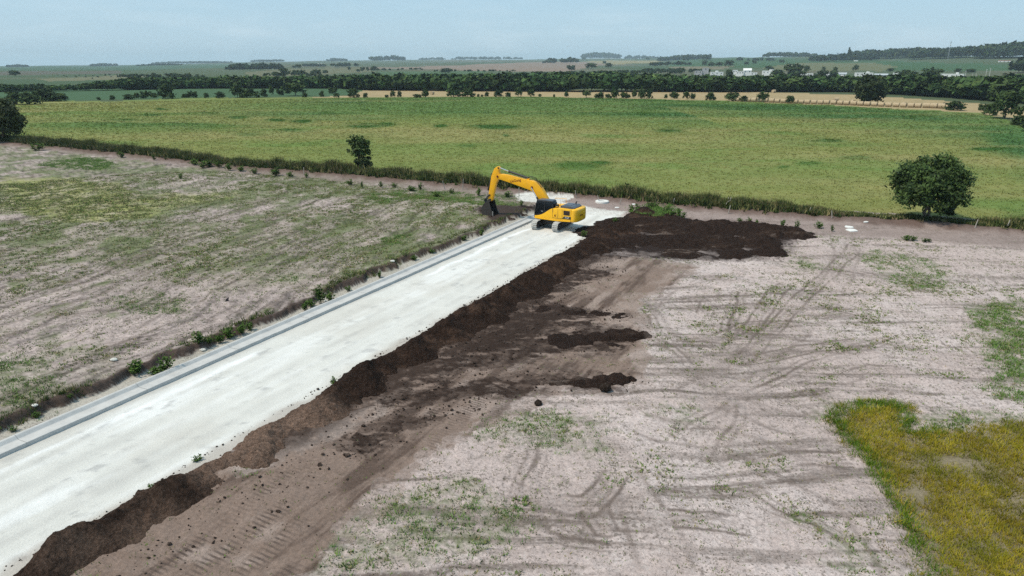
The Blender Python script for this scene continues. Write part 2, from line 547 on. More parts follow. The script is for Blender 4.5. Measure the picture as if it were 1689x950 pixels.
RUTS = [[(1045, 470), (1050, 500), (1075, 540), (1130, 575), (1200, 590), (1300, 600)], [(1180, 455), (1090, 480), (1062, 510), (1095, 550), (1170, 580)],
        [(1160, 530), (1300, 548), (1480, 580), (1689, 612)], [(1340, 444), (1480, 458), (1689, 480)], [(1390, 380), (1395, 430), (1350, 520), (1250, 590), (1140, 660)],
        [(1100, 610), (1180, 600), (1290, 570), (1420, 575)], [(1060, 700), (1250, 740), (1420, 830), (1520, 960)], [(930, 700), (1010, 760), (1080, 860), (1110, 950)],
        [(1120, 640), (1300, 700), (1400, 690)], [(0, 560), (150, 520), (300, 470), (480, 430), (700, 360)], [(0, 460), (160, 490), (330, 520), (420, 560)],
        [(0, 690), (170, 640), (340, 590)], [(340, 460), (520, 500), (560, 480)], [(160, 285), (210, 300), (170, 315), (240, 290)], [(480, 390), (600, 420), (720, 380)],
        [(1640, 400), (1540, 390), (1430, 386)], [(880, 800), (960, 840), (1060, 850), (1180, 830)]]
LINES = [[(1335, 445), (1457, 455), (1558, 465)], [(1154, 461), (1231, 461)], [(1352, 505), (1423, 522), (1558, 546)], [(1180, 478), (1174, 500), (1166, 520)], [(1224, 485), (1218, 505), (1205, 530), (1201, 550)], [(1120, 559), (1187, 562), (1231, 539), (1322, 535)],
         [(1150, 633), (1221, 586), (1248, 573)], [(1221, 600), (1322, 579), (1423, 566)], [(1181, 761), (1201, 707), (1214, 667)], [(1245, 775), (1309, 758), (1389, 758)], [(1197, 802), (1255, 815), (1295, 842), (1356, 872), (1410, 903)], [(832, 806), (892, 829), (971, 842), (1024, 783)],
         [(852, 852), (931, 889), (1018, 899)], [(980, 842), (1011, 880)], [(1070, 742), (1120, 780)], [(1120, 860), (1240, 868)], [(1040, 480), (1090, 540), (1150, 610), (1260, 680)], [(1300, 470), (1240, 540), (1160, 640)], [(1480, 560), (1330, 600), (1210, 660), (1120, 720)], [(1420, 400), (1300, 520), (1220, 600)],
         [(900, 720), (860, 790), (830, 880)], [(1320, 640), (1440, 610), (1600, 620)], [(60, 540), (190, 520), (330, 500)], [(100, 600), (250, 570), (360, 560)], [(330, 420), (230, 460), (120, 500)], [(470, 370), (330, 430), (230, 490)]]
WHITEROAD = [(850, 321), (880, 320), (910, 323), (945, 327), (925, 334), (962, 340), (976, 344), (1036, 351), (1000, 372), (940, 400), (830, 420), (870, 372), (915, 345), (890, 336), (855, 331)]
GREENS = [  # lush patches: picture polygon, strength
    ([(90, 268), (140, 258), (185, 268), (180, 285), (120, 285), (60, 278)], 0.8),
    ([(600, 330), (690, 310), (780, 320), (850, 322), (850, 340), (790, 345), (690, 335), (620, 345)], 0.6),
    ([(635, 405), (660, 396), (684, 398), (668, 411), (640, 413)], 0.9),
    ([(615, 418), (650, 412), (645, 420), (620, 422)], 0.7),
    ([(400, 470), (480, 462), (500, 470), (440, 480)], 0.6),
    ([(1040, 352), (1070, 345), (1110, 348), (1125, 356), (1090, 364), (1050, 362)], 1.0),
    ([(1300, 437), (1340, 430), (1360, 445), (1320, 448)], 0.7),
    ([(1415, 420), (1460, 412), (1540, 430), (1570, 480), (1500, 478), (1440, 450)], 0.45),
    ([(1610, 500), (1689, 490), (1750, 560), (1750, 690), (1660, 660), (1625, 580)], 0.75),
    ([(1290, 850), (1330, 848), (1345, 862), (1310, 868)], 1.0),
    ([(1355, 878), (1400, 890), (1420, 910), (1400, 915), (1360, 890)], 0.8),
    ([(1370, 925), (1420, 935), (1460, 960), (1390, 960)], 0.8),
    ([(1360, 655), (1400, 668), (1390, 705), (1366, 690)], 0.6),
    ([(1500, 690), (1560, 680), (1689, 690), (1700, 712), (1560, 712)], 0.7),
    ([(1085, 670), (1130, 665), (1140, 690), (1095, 695)], 0.55),
    ([(570, 880), (640, 830), (760, 800), (850, 830), (860, 900), (740, 930), (560, 945), (520, 930)], 0.6),
    ([(800, 700), (900, 670), (980, 690), (1000, 750), (880, 740), (800, 730)], 0.5),
    ([(390, 790), (440, 770), (450, 795), (410, 808)], 0.7),
    ([(0, 600), (60, 600), (105, 640), (90, 690), (0, 700)], 0.55),
    ([(180, 500), (250, 490), (310, 505), (300, 530), (220, 525)], 0.5),
]
YELLOWGREEN = [(0, 300), (120, 300), (250, 330), (380, 320), (330, 345), (200, 372), (60, 365), (0, 345)]
TUSSOCKS = [(600, 207, 40, 4), (640, 205, 14, 3), (820, 209, 45, 4), (730, 208, 14, 2.5), (955, 274, 42, 7), (990, 268, 20, 3), (1105, 214, 30, 4), (395, 194, 22, 2.5), (455, 198, 16, 2.5),
            (498, 200, 20, 3), (540, 186, 8, 1.5), (600, 181, 9, 2), (1365, 232, 28, 3), (1415, 260, 30, 3), (1340, 270, 22, 3), (1510, 192, 30, 2), (410, 222, 20, 3), (480, 215, 25, 2), (770, 240, 18, 2.5),
            (836, 223, 8, 2), (960, 188, 6, 1.5), (250, 190, 20, 1.5), (345, 186, 15, 1.5), (200, 198, 24, 2), (265, 180, 12, 1.2), (1060, 187, 15, 2), (1630, 245, 30, 4), (1290, 275, 15, 2)]
FARFIELDS = [  # picture polygon on the far relief, albedo
    ([(-50, 152), (-50, 141), (130, 140), (560, 138), (620, 147), (560, 158), (430, 160), (250, 163), (0, 170)], (0.055, 0.105, 0.05)),
    ([(330, 162), (440, 161), (580, 158), (600, 148), (840, 149), (1220, 150), (1420, 157), (1560, 166), (1700, 178), (1720, 200), (1640, 192), (1570, 186), (1430, 180), (1300, 172), (1100, 165), (600, 163), (400, 164)], (0.37, 0.275, 0.15)),
    ([(590, 113), (700, 109), (840, 104), (900, 101.5), (965, 102), (1000, 106), (960, 113), (930, 118), (800, 117), (700, 114)], (0.30, 0.22, 0.17)),
    ([(960, 101), (1000, 99.7), (1095, 100), (1080, 104), (1000, 106)], (0.33, 0.28, 0.14)),
    ([(1120, 98), (1260, 95.5), (1450, 100), (1689, 108), (1689, 118), (1450, 116), (1300, 112), (1230, 112), (1100, 110)], (0.055, 0.12, 0.045)),
    ([(1250, 112), (1330, 103), (1440, 104), (1480, 110), (1460, 117), (1300, 118)], (0.17, 0.17, 0.085)),
    ([(1100, 110), (1210, 109), (1200, 113), (1120, 116)], (0.22, 0.19, 0.12)),
    ([(400, 120), (470, 113), (600, 112), (620, 118), (500, 124), (420, 128)], (0.17, 0.165, 0.09)),
    ([(60, 130), (150, 127), (200, 124), (250, 126), (180, 132), (80, 134)], (0.20, 0.19, 0.11)),
    ([(-40, 118), (200, 117), (200, 122), (-40, 124)], (0.13, 0.12, 0.09)),
    ([(-40, 110), (380, 106), (380, 112), (200, 116), (-40, 116)], (0.07, 0.13, 0.07)),
    ([(620, 118), (800, 117), (800, 121), (600, 125)], (0.08, 0.14, 0.06)),
    ([(965, 128), (1050, 126), (1020, 132), (960, 133)], (0.15, 0.15, 0.11)),
]

def ground_layers(x, y):
    """albedo and plant density at ground points"""
    N = len(x)
    rr = np.hypot(x, y)
    s, t = ST(x, y)
    az = np.arctan2(x, y)
    hd = hedge_d(x, y)
    col = np.zeros((N, 3)); veg = np.zeros(N)
    near = (hd < 4) & (rr < 260)
    # ----- this side of the hedge
    if near.any():
        X, Y, S, T, H = x[near], y[near], s[near], t[near], hd[near]
        n1 = fbm(X * 0.12, Y * 0.12, 4, 21); n2 = fbm(X * 0.7, Y * 0.7, 4, 22, 0.6); n3 = fbm(X * 3.1, Y * 3.1, 3, 23, 0.6)
        wx, wy = X + n1 * 1.2, Y + fbm(X * 0.12, Y * 0.12, 3, 24) * 0.7
        sR = 0.6 * fbm(wx * 0.09, wy * 0.8, 5, 25, 0.65) + 0.6 * fbm(wx * 0.22 + 3, wy * 2.6, 4, 125, 0.65)                     # streaks left by grader and wheels on the right
        a = R(14)
        sL = fbm((wx * math.cos(a) - wy * math.sin(a)) * 1.5, (wx * math.sin(a) + wy * math.cos(a)) * 0.11, 5, 26, 0.62)
        lf = sstep(-33, -35, T)
        st = sR * (1 - lf) + sL * lf
        c = np.tile(np.array((0.455, 0.368, 0.340)), (len(X), 1))
        c = mixc(c, (0.535, 0.450, 0.425), sstep(0.0, 0.8, n1 + 0.5 * n2) * 0.7)
        c = mixc(c, (0.20, 0.160, 0.142), sstep(-0.08, 0.65, st) * 0.85)
        c = mixc(c, (0.12, 0.090, 0.076), sstep(0.35, 1.0, st + 0.35 * n2) * 0.8)
        c = mixc(c, (0.315, 0.255, 0.235), lf * 0.55)
        c = mixc(c, (0.14, 0.108, 0.092), lf * sstep(0.05, 0.6, sL) * 0.75)
        # cracked crust: dark hairlines
        cr = np.abs(fbm(X * 2.2, Y * 2.2, 3, 27, 0.7))
        c = mixc(c, (0.20, 0.165, 0.15), sstep(0.07, 0.0, cr) * 0.75 * sstep(70, 35, Y))
        # litter of small dark clods and stubble
        c = mixc(c, (0.10, 0.08, 0.062), sstep(0.72, 1.0, n3 + 0.25 * n2) * 0.6)
        n5 = fbm(X * 9.0, Y * 9.0, 2, 127, 0.6)
        c = mixc(c, (0.115, 0.092, 0.075), sstep(0.55, 1.0, n5 + 0.35 * n2 + 0.35 * st) * 0.6)
        c = mixc(c, (0.52, 0.46, 0.43), sstep(0.5, 1.0, -n5 + 0.3 * n1) * 0.4)
        gr_ = sstep(0.05, 0.8, fbm(X * 0.30, Y * 0.30, 4, 128, 0.6)) * (1 - lf)
        c = mixc(c, (0.155, 0.135, 0.105), gr_ * sstep(-0.1, 0.7, n3 + 0.5 * n2) * 0.42)
        v = 0.11 + 0.34 * sstep(0.05, 0.9, fbm(X * 0.16, Y * 0.16, 3, 28) + 0.5 * n2)
        # left field: greener with distance
        lv = lf * sstep(38, 62, Y) * (0.45 + 0.5 * n1) + lf * 0.15 * (1 + n2)
        v = v + np.clip(lv, 0, 1) * 0.40
        c = mixc(c, (0.17, 0.155, 0.095), lf * sstep(-0.2, 0.8, n1 + 0.6 * n2 + 0.5 * sstep(40, 60, Y)) * 0.45)
        c = mixc(c, (0.095, 0.125, 0.040), lf * sstep(0.1, 0.8, fbm(X * 0.45, Y * 0.3, 5, 29, 0.65) + 0.6 * sstep(42, 66, Y) - 0.15) * 0.7)
        yg = polymask(YELLOWGREEN, X, Y, 3.0, 0.15, 40)
        c = mixc(c, (0.27, 0.27, 0.09), yg * (0.55 + 0.35 * n2)); v = v + yg * 0.3
        for d in RUTS:
            w = poly_dist(d, X + n1 * 0.5, Y + n2 * 0.25)
            r1 = np.exp(-((np.abs(w) - 0.95) / 0.16) ** 2) * (0.5 + 0.5 * n2) + 0.12 * np.exp(-(w / 1.1) ** 2)
            c = mixc(c, (0.17, 0.132, 0.115), np.clip(r1, 0, 1) * 0.75); v = v * (1 - 0.5 * np.clip(r1, 0, 1))
        brk = np.clip(0.6 + 0.9 * fbm(X * 0.35, Y * 0.35, 3, 140), 0, 1)
        for k, d in enumerate(LINES):
            w = poly_dist(d, X + n1 * 0.6 + 0.12 * n2, Y + n2 * 0.16)
            if k % 2:
                r1 = np.exp(-((np.abs(w) - 0.55) / (0.10 + 0.03 * n3)) ** 2) * brk + 0.35 * np.exp(-((w - 0.2) / 0.08) ** 2) * brk
            else:
                r1 = np.exp(-(w / (0.11 + 0.05 * n3)) ** 2) * brk + 0.5 * np.exp(-((w - 0.42) / 0.07) ** 2) * brk
            r1 = r1 + 0.06 * np.exp(-(w / 0.9) ** 2)
            c = mixc(c, (0.155, 0.120, 0.104), np.clip(r1, 0, 1) * 0.62)
            v = v + 0.30 * np.exp(-(w / 0.6) ** 2) * sstep(0.0, 0.6, n2 + n1)
            c = mixc(c, (0.135, 0.103, 0.088), np.clip(r1, 0, 1) * 0.75)
        for k, (P, amt) in enumerate(GREENS):
            m = polymask(P, X, Y, 1.0, 0.5, 100 + k)
            v = np.maximum(v, m * amt * (0.75 + 0.5 * n2))
            c = mixc(c, (0.085, 0.125, 0.035), m * amt * np.clip(0.45 + 0.7 * n3 + 0.2 * n2, 0, 0.9))
        fine = 0.6 * fbm((wx * math.cos(a) - wy * math.sin(a)) * 2.2, (wx * math.sin(a) + wy * math.cos(a)) * 0.16, 4, 129, 0.6) + 0.4 * n3
        tone = np.where(T < -33, 1 - 0.50 * sstep(-0.05, 0.6, fine) + 0.28 * sstep(0.0, 0.7, -fine), 1.0)
        c = c * tone[:, None]
        # trampled brown soil beside the heaps
        b = polymask(BROWN, X, Y, 1.1, 0.35, 50)
        bs = fbm(S * 0.16, T * 1.3, 5, 51, 0.62)
        c = mixc(c, (0.195, 0.138, 0.110), b * 0.93)
        c = mixc(c, (0.34, 0.265, 0.23), b * sstep(0.15, 0.8, n2 * 0.7 + n1 * 0.7 - bs * 0.4) * 0.6)
        c = mixc(c, (0.070, 0.046, 0.036), b * sstep(0.0, 0.7, bs + 0.3 * n2) * 0.75)
        v = v * (1 - 0.75 * b)
        m = polymask([(370, 772), (440, 738), (560, 690), (650, 650), (655, 668), (560, 722), (450, 772), (390, 798)], X, Y, 0.5, 0.6, 88)
        c = mixc(c, (0.40, 0.325, 0.29), m * np.clip(0.6 + 0.6 * n2 + 0.3 * n3, 0, 0.9))
        # crawler prints: bars across two bands along the road
        band = 0
        for tb, wb in ((-20.0, 0.35), (-18.7, 0.4), (-17.3, 0.4), (-15.9, 0.4), (-14.6, 0.4), (-13.3, 0.4), (-12.0, 0.35)):
            band = band + np.exp(-((T - tb + 0.35 * n1 + 0.02 * (S - 30)) / wb) ** 4)
        band = band * sstep(42, 30, S) * sstep(-0.6, 0.1, n1 + 0.5 * n2)
        bars = sstep(0.0, 0.5, np.sin(S * 2 * math.pi / 0.21 + 2.5 * n1 + 0.25 * T))
        c = mixc(c, (0.085, 0.062, 0.052), b * np.clip(band, 0, 1) * bars * np.clip(0.55 + 0.5 * n2, 0, 1))
        # pushed-out tongues of topsoil
        for k, P in enumerate(FINGERS):
            m = polymask(P, X, Y, 1.3, 0.4, 60 + k)
            q_ = m * sstep(-0.45, 0.15, fbm(X * 0.5, Y * 1.6, 4, 160 + k, 0.65) + 0.7 * (m - 0.5) + 0.3 * n3)
            c = mixc(c, (0.034, 0.0215, 0.0165), q_ * np.clip(0.9 + 0.3 * n3, 0, 1)); v = v * (1 - m)
        m = polymask(HEAPSPREAD, X, Y, 1.2, 0.5, 70)
        c = mixc(c, (0.026, 0.0165, 0.0135), m * np.clip(0.95 + 0.5 * n2, 0, 1)); v = v * (1 - m)
        m = polymask(TRENCH, X, Y, 0.7, 0.7, 75)
        c = mixc(c, (0.050, 0.035, 0.029), m); v = v * (1 - m)
        m = np.exp(-(((T + 22.0) / 2.0) ** 2)) * sstep(16, 20, S) * sstep(78, 74, S)
        m = m * sstep(-0.5, 0.1, n2 * 0.8 + n3 * 0.5 + 1.6 * (m - 0.55))
        c = mixc(c, (0.050, 0.033, 0.026), m * np.clip(0.9 + 0.3 * n3, 0, 1)); v = v * (1 - np.clip(m, 0, 1))
        # reddish track that follows the hedge
        wtr = 4.2 + 4.0 * sstep(-22, 4, X)
        tr = sstep(-wtr - 1.5, -wtr + 0.5, H + n2 * 0.9 + n1 * 0.8) * sstep(0.5, -0.3, H)
        c = mixc(c, (0.235, 0.180, 0.160), tr * 0.75); v = v * (1 - 0.92 * tr)
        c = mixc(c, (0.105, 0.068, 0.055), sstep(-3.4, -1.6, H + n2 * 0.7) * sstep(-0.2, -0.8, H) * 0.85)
        # ditch side: cut bank and pale bedding next to the kerb
        w = fbm(S * 0.55, T * 0.55, 4, 3)
        cut = -34.35 + w * 0.55 + 0.22 * fbm(S * 0.9, S * 0, 2, 5)
        on = sstep(72, 69, S + n1)
        c = mixc(c, (0.41, 0.385, 0.335), on * sstep(cut + 0.0, cut + 0.12, T) * (T < -30) * (0.85 + 0.15 * n3))
        c = mixc(c, (0.068, 0.047, 0.038), on * sstep(cut - 0.75, cut - 0.35, T + 0.15 * n2) * sstep(cut + 0.10, cut + 0.0, T) * 0.95)
        v = v * (1 - on * sstep(cut - 0.4, cut - 0.1, T) * (T < -30))
        # limestone spilled where the new road meets the track
        m = polymask(WHITEROAD, X, Y, 0.5, 0.7, 80)
        c = mixc(c, (0.62, 0.60, 0.555), m * (0.92 + 0.2 * n3)); v = v * (1 - m)
        # tall yellowing grass, lower right
        m = polymask(OCHRE, X, Y, 0.8, 0.8, 85)
        c = mixc(c, (0.17, 0.14, 0.07), m * 0.8); v = np.where(m > 0.5, 0, v)
        col[near] = c; veg[near] = np.clip(v, 0, 1)
    # ----- the crop and everything beyond
    far = ~near
    if far.any():
        X, Y, Rr, A = x[far], y[far], rr[far], az[far]
        n1 = fbm(X * 0.02, Y * 0.05, 5, 31); n2 = fbm(X * 0.22, Y * 0.22, 4, 32, 0.6); n0 = fbm(X / 300, Y / 300, 4, 33)
        c = np.tile(np.array((0.070, 0.092, 0.046)), (len(X), 1))
        c = mixc(c, (0.12, 0.108, 0.07), sstep(0.1, 0.7, n0) * 0.8)
        c = mixc(c, (0.05, 0.085, 0.04), sstep(0.05, 0.6, fbm(X / 170, Y / 400, 4, 34)) * 0.7)
        # picture coordinates of those points, for the far fields
        zc = ground_z(X, Y) - CAM_H
        dep = np.maximum(Y * math.cos(PITCH) - zc * math.sin(PITCH), 1)
        PX = 844.5 + FPX * X / dep; PY = 475 - FPX * (Y * math.sin(PITCH) + zc * math.cos(PITCH)) / dep
        ok = (Y > 50)
        jx, jy = fbm(X / 60, Y / 60, 3, 35) * 4, fbm(X / 60, Y / 60, 3, 36) * 0.5
        for P, fc in FARFIELDS:
            m = inside(P, PX + jx, PY + jy) & ok
            c = mixc(c, np.array(fc) * (0.75 if P[0][1] < 135 else 1.0), m * (0.9 + 0.12 * n2))
        fR = far_r(A) + 3 * n2
        crop = (Rr < fR) & (np.abs(A) < 1.0)
        k = np.tile(np.array((0.165, 0.172, 0.068)), (len(X), 1))
        k = mixc(k, (0.235, 0.205, 0.105), sstep(-0.1, 0.8, n1 + 0.4 * n2) * 0.65)
        k = mixc(k, (0.095, 0.150, 0.045), sstep(0.0, 0.7, fbm(X * 0.03, Y * 0.06, 4, 37) - 0.1 + 0.3 * n2) * 0.75)
        # darker, younger crop along the far side and the right
        edge = fR - Rr
        d1 = sstep(165, 95, edge + 30 * n1) * sstep(-140, -60, X + 0.0 * Y)
        d1 = np.where(X > 60, sstep(120, 60, edge + 20 * n1), d1)
        k = mixc(k, (0.042, 0.105, 0.040), d1 * 0.9)
        k = mixc(k, (0.13, 0.165, 0.05), sstep(16, 4, edge) * 0.5)
        lft = np.exp(-((PX - 200) / 180) ** 2 - ((PY - 207) / 9.0) ** 2)
        k = mixc(k, (0.060, 0.115, 0.035), np.clip(lft * (1.0 + 0.8 * n1 + 0.3 * n2), 0, 1) * 0.85)
        for (u, w, ru, rw) in TUSSOCKS:
            m = np.exp(-(((PX - u + 8 * n2) / (ru * 0.75)) ** 2 + ((PY - w + 1.0 * n2) / (rw * 0.9)) ** 2))
            k = mixc(k, (0.034, 0.085, 0.020), np.clip(m * 1.9 * (1 + 0.5 * n2), 0, 1) * 0.95)
        broad = fbm(X * 0.011, Y * 0.035, 4, 38, 0.55)
        k = mixc(k, (0.120, 0.165, 0.055), sstep(-0.2, 0.6, broad) * 0.55)
        k = mixc(k, (0.215, 0.200, 0.100), sstep(0.1, 0.7, fbm(X * 0.02, Y * 0.11, 4, 39, 0.55)) * 0.40)
        k = k * np.array([1.08, 1.12, 0.86]) * (1 + 0.10 * n2[:, None])
        c = np.where(crop[:, None], k, c)
        col[far] = c
    return np.clip(col, 0.005, 0.85), veg

# ------------------------------------------------------------------ the ground sheet (one polar grid, finest where the view is)
rows = [0.4, 1.5, 3.0] + list(np.arange(4.0, 16.6, 0.12))
py = 1015.0
while py > 113.0:
    rows.append(CAM_H / math.tan(PITCH + math.atan((py - 475) / FPX)))
    py -= 1.15 if py > 420 else (1.4 if py > 140 else 0.8)
rows += list(np.geomspace(rows[-1] * 1.03, 8900, 70))
rows = np.array(sorted(r for r in rows if r > 0))
AZ = np.concatenate([np.linspace(-180, -58, 60)[:-1], np.linspace(-58, -44.5, 120)[:-1], np.linspace(-44.5, 44.5, 1280), np.linspace(44.5, 58, 120)[1:], np.linspace(58, 180, 60)[1:-1]])
AZ = np.radians(AZ)
RR, AA = np.meshgrid(rows, AZ, indexing='ij')
gx, gy = (RR * np.sin(AA)).ravel(), (RR * np.cos(AA)).ravel()
gzv = ground_z(gx, gy)
gcol, gveg = ground_layers(gx, gy)
nr, na = RR.shape
idx = np.arange(nr * na).reshape(nr, na)
a0 = idx[:-1, :]; a1 = idx[1:, :]
b0 = np.roll(a0, -1, axis=1); b1 = np.roll(a1, -1, axis=1)
gF = np.stack([a0.ravel(), a1.ravel(), b1.ravel(), b0.ravel()], 1)[:, ::-1]
# crawler prints and ruts are darker in the colour only, without relief
ground = link('ground', mesh_np('ground', np.stack([gx, gy, gzv], 1), gF, M_ground, gcol, True))
tag(ground, 'bare pinkish fields, green crop and rolling farmland to the horizon', 'ground', kind='structure')

# ------------------------------------------------------------------ the limestone road and its kerb
ROT_ROAD = math.atan2(RD[1], RD[0])
ss = np.arange(2, 74.01, 0.14); tt = np.arange(-32.25, -23.2, 0.14)
Sg, Tg = np.meshgrid(ss, tt, indexing='ij')
sf, tf = Sg.ravel(), Tg.ravel()
n1 = fbm(sf * 0.06, tf * 0.9, 5, 41, 0.6); n2 = fbm(sf * 0.5, tf * 0.5, 4, 42); n3 = fbm(sf * 2.5, tf * 2.5, 3, 43)
rc = np.tile(np.array((0.60, 0.585, 0.545)), (len(sf), 1))
rc = mixc(rc, (0.71, 0.70, 0.675), sstep(-0.1, 0.8, n1) * 0.7)
rc = mixc(rc, (0.50, 0.485, 0.455), sstep(0.1, 0.9, -n1 + 0.3 * n2) * 0.6)
rc = mixc(rc, (0.80, 0.80, 0.80), sstep(0.35, 0.05, np.abs(tf + 31.0 + 0.25 * n2)) * sstep(0.0, 0.5, fbm(sf * 0.13, sf * 0, 3, 44) + 0.15) * 0.85)
rc = mixc(rc, (0.80, 0.80, 0.79), sstep(0.3, 0.8, fbm(sf * 0.10, tf * 0.7, 4, 45)) * 0.5 * sstep(34, 24, sf))
rc = mixc(rc, (0.36, 0.355, 0.345), sstep(0.62, 1.0, n3 * 0.6 + n2 * 0.8) * 0.35)
rc = mixc(rc, (0.40, 0.39, 0.37), sstep(-31.55, -32.0, tf + 0.1 * n3) * 0.6)
for tb in (-30.4, -29.0, -27.9, -26.7, -25.7):
    rc = mixc(rc, (0.47, 0.455, 0.425), np.exp(-((tf - tb - 0.25 * fbm(sf * 0.05 + tb, sf * 0, 3, 46)) / 0.22) ** 2) * np.clip(0.30 + 0.5 * n2 + 0.3 * n3, 0, 0.55))
st_ = fbm(sf * 0.9, tf * 1.4, 4, 47, 0.65)
rc = mixc(rc, (0.33, 0.325, 0.32), sstep(0.50, 0.85, st_ + 0.25 * n3) * 0.55)
rc = mixc(rc, (0.53, 0.50, 0.45), sstep(0.0, 0.7, fbm(sf * 0.22, tf * 0.5, 4, 48)) * 0.45)
rc = mixc(rc, (0.34, 0.29, 0.25), sstep(-24.7, -24.0, tf + 0.5 * n2) * 0.6)
zr_ = 0.0 + 0.012 * n2 + 0.010 * n3 + 0.06 * sstep(70, 74, sf)
ii = np.arange(len(sf)).reshape(Sg.shape)
rF = np.stack([ii[:-1, :-1].ravel(), ii[:-1, 1:].ravel(), ii[1:, 1:].ravel(), ii[1:, :-1].ravel()], 1)
road = link('road', mesh_np('road', np.stack([sf, -tf, zr_], 1), rF, M_road, rc, True))
road.rotation_euler = (0, 0, ROT_ROAD)
tag(road, 'white crushed limestone road bed running up to the excavator', 'road', kind='structure')

prof = [(-33.10, -0.1), (-33.10, 0.315), (-33.07, 0.335), (-32.97, 0.335), (-32.93, 0.315), (-32.80, 0.185), (-32.74, 0.168), (-32.14, 0.195), (-32.12, 0.185), (-32.10, -0.1)]
V, F = [], []
seg = list(np.arange(2, 70.9, 3.0))
k = 0
for s0 in seg:                       # cast bays with a saw-cut joint between them
    s1 = min(s0 + 2.994, 71.2)
    base = len(V)
    for s_ in (s0, s1):
        dz = 0.004 * math.sin(s0 * 7.3)
        V += [(s_, -t_ + 0.003 * math.cos(s0 * 5.1), z_ + (dz if z_ > 0 else 0)) for t_, z_ in prof]
    n = len(prof)
    for i in range(n - 1):
        F.append((base + i, base + n + i, base + n + i + 1, base + i + 1))
kerb = link('kerb', mesh_np('kerb', V, np.array(F), M_conc))
kerb.rotation_euler = (0, 0, ROT_ROAD)
tag(kerb, 'fresh grey concrete kerb and gutter along the white road', 'kerb', kind='structure')

# ------------------------------------------------------------------ heaps of topsoil
def patch(name, S0, S1, T0, T1, step, hfun, cfun, label, cat):
    a = np.arange(S0, S1, step); b = np.arange(T0, T1, step)
    A, B = np.meshgrid(a, b, indexing='ij')
    af, bf = A.ravel(), B.ravel()
    X, Y = XY(af, bf)
    h = hfun(af, bf, X, Y)
    z = h + 0.10
    i = np.arange(len(af)).reshape(A.shape)
    F = np.stack([i[:-1, :-1].ravel(), i[:-1, 1:].ravel(), i[1:, 1:].ravel(), i[1:, :-1].ravel()], 1)
    keep = (h[F] > -0.28).any(axis=1)
    F = F[keep]
    used = np.unique(F); mp_ = np.full(len(af), -1); mp_[used] = np.arange(len(used))
    o = link(name, mesh_np(name, np.stack([X, Y, z], 1)[used], mp_[F][:, ::-1], M_soil, cfun(af, bf, X, Y, h)[used], True))
    tag(o, label, cat)
    return o

def clods(X, Y):
    r = 1 - np.abs(fbm(X * 1.3, Y * 1.3, 4, 71, 0.6))
    return 0.16 * (r - 0.6) + 0.10 * fbm(X * 3.3, Y * 3.3, 4, 72, 0.7) + 0.10 * np.maximum(fbm(X * 1.9, Y * 1.9, 3, 73, 0.6) - 0.25, 0)

WE = [ST(*G(*p)) for p in [(20, 948), (133, 869), (206, 826), (259, 806), (288, 786), (351, 754), (418, 706), (464, 683), (540, 640), (567, 618), (663, 569), (706, 542), (739, 522), (785, 496), (835, 466), (872, 443), (935, 410), (964, 390), (1004, 366), (1034, 350)]]
WES = np.array([-5.0] + [p[0] for p in WE]); WET = np.array([WE[0][1]] + [p[1] for p in WE])
def windrow_h(S, T, X, Y):
    w0 = fbm(S * 0.28, S * 0, 3, 61); w1 = fbm(S * 0.11, S * 0, 2, 62)
    t0 = np.interp(S, WES, WET) - 0.12 + 0.12 * fbm(S * 1.3, S * 0, 3, 60)
    width = 4.5 + 0.9 * w1 + 0.7 * fbm(S * 0.5, S * 0, 2, 63) + 1.2 * sstep(52, 66, S)
    amp = 0.80 + 0.20 * w0 + 0.14 * fbm(S * 0.8, T * 0.5, 3, 59)
    amp = amp * (1 - 0.35 * sstep(14.5, 16.5, S) * sstep(26, 20.5, S)) * sstep(2, 4, S) * sstep(83, 76, S)
    width = width * (1 - 0.25 * sstep(26, 20, S))
    u = (T - t0) / width
    prof_ = sstep(0, 0.42, u) * (1 - sstep(0.34, 1.05, u) ** 0.8)
    # scalloped pushes across the heap
    sc = 0.16 * np.sin(S * 1.55 + 1.4 * w0 + 0.35 * T) * sstep(0.2, 0.5, u) * sstep(1.05, 0.7, u)
    h = amp * prof_ * (1 + sc * 2.4) + clods(X, Y) * np.clip(prof_ * 2.2, 0.25, 1) - 0.16
    return np.where((u < -0.15) | (u > 1.25), -0.5, h)

def windrow_c(S, T, X, Y, h):
    c = np.tile(np.array((0.030, 0.0185, 0.0140)), (len(S), 1))
    n = fbm(X * 0.6, Y * 0.6, 4, 64)
    c = mixc(c, (0.075, 0.045, 0.032), sstep(-0.1, 0.8, n + 0.5 * fbm(X * 2.6, Y * 2.6, 3, 58)) * 0.8)
    c = mixc(c, (0.020, 0.014, 0.012), sstep(0.2, 0.9, fbm(X * 1.2, Y * 1.2, 4, 57, 0.65)) * 0.7)
    c = mixc(c, (0.17, 0.112, 0.084), sstep(14.5, 16.0, S) * sstep(25, 21, S) * np.clip(0.85 + 0.6 * n, 0, 1))
    c = mixc(c, (0.105, 0.070, 0.053), sstep(16, 14, S) * np.clip(0.45 + 0.6 * n, 0, 1))
    return c
patch('soil_windrow', 3, 79, -25.6, -17.0, 0.085, windrow_h, windrow_c, 'long dark topsoil windrow heaped along the edge of the white road', 'soil heap')

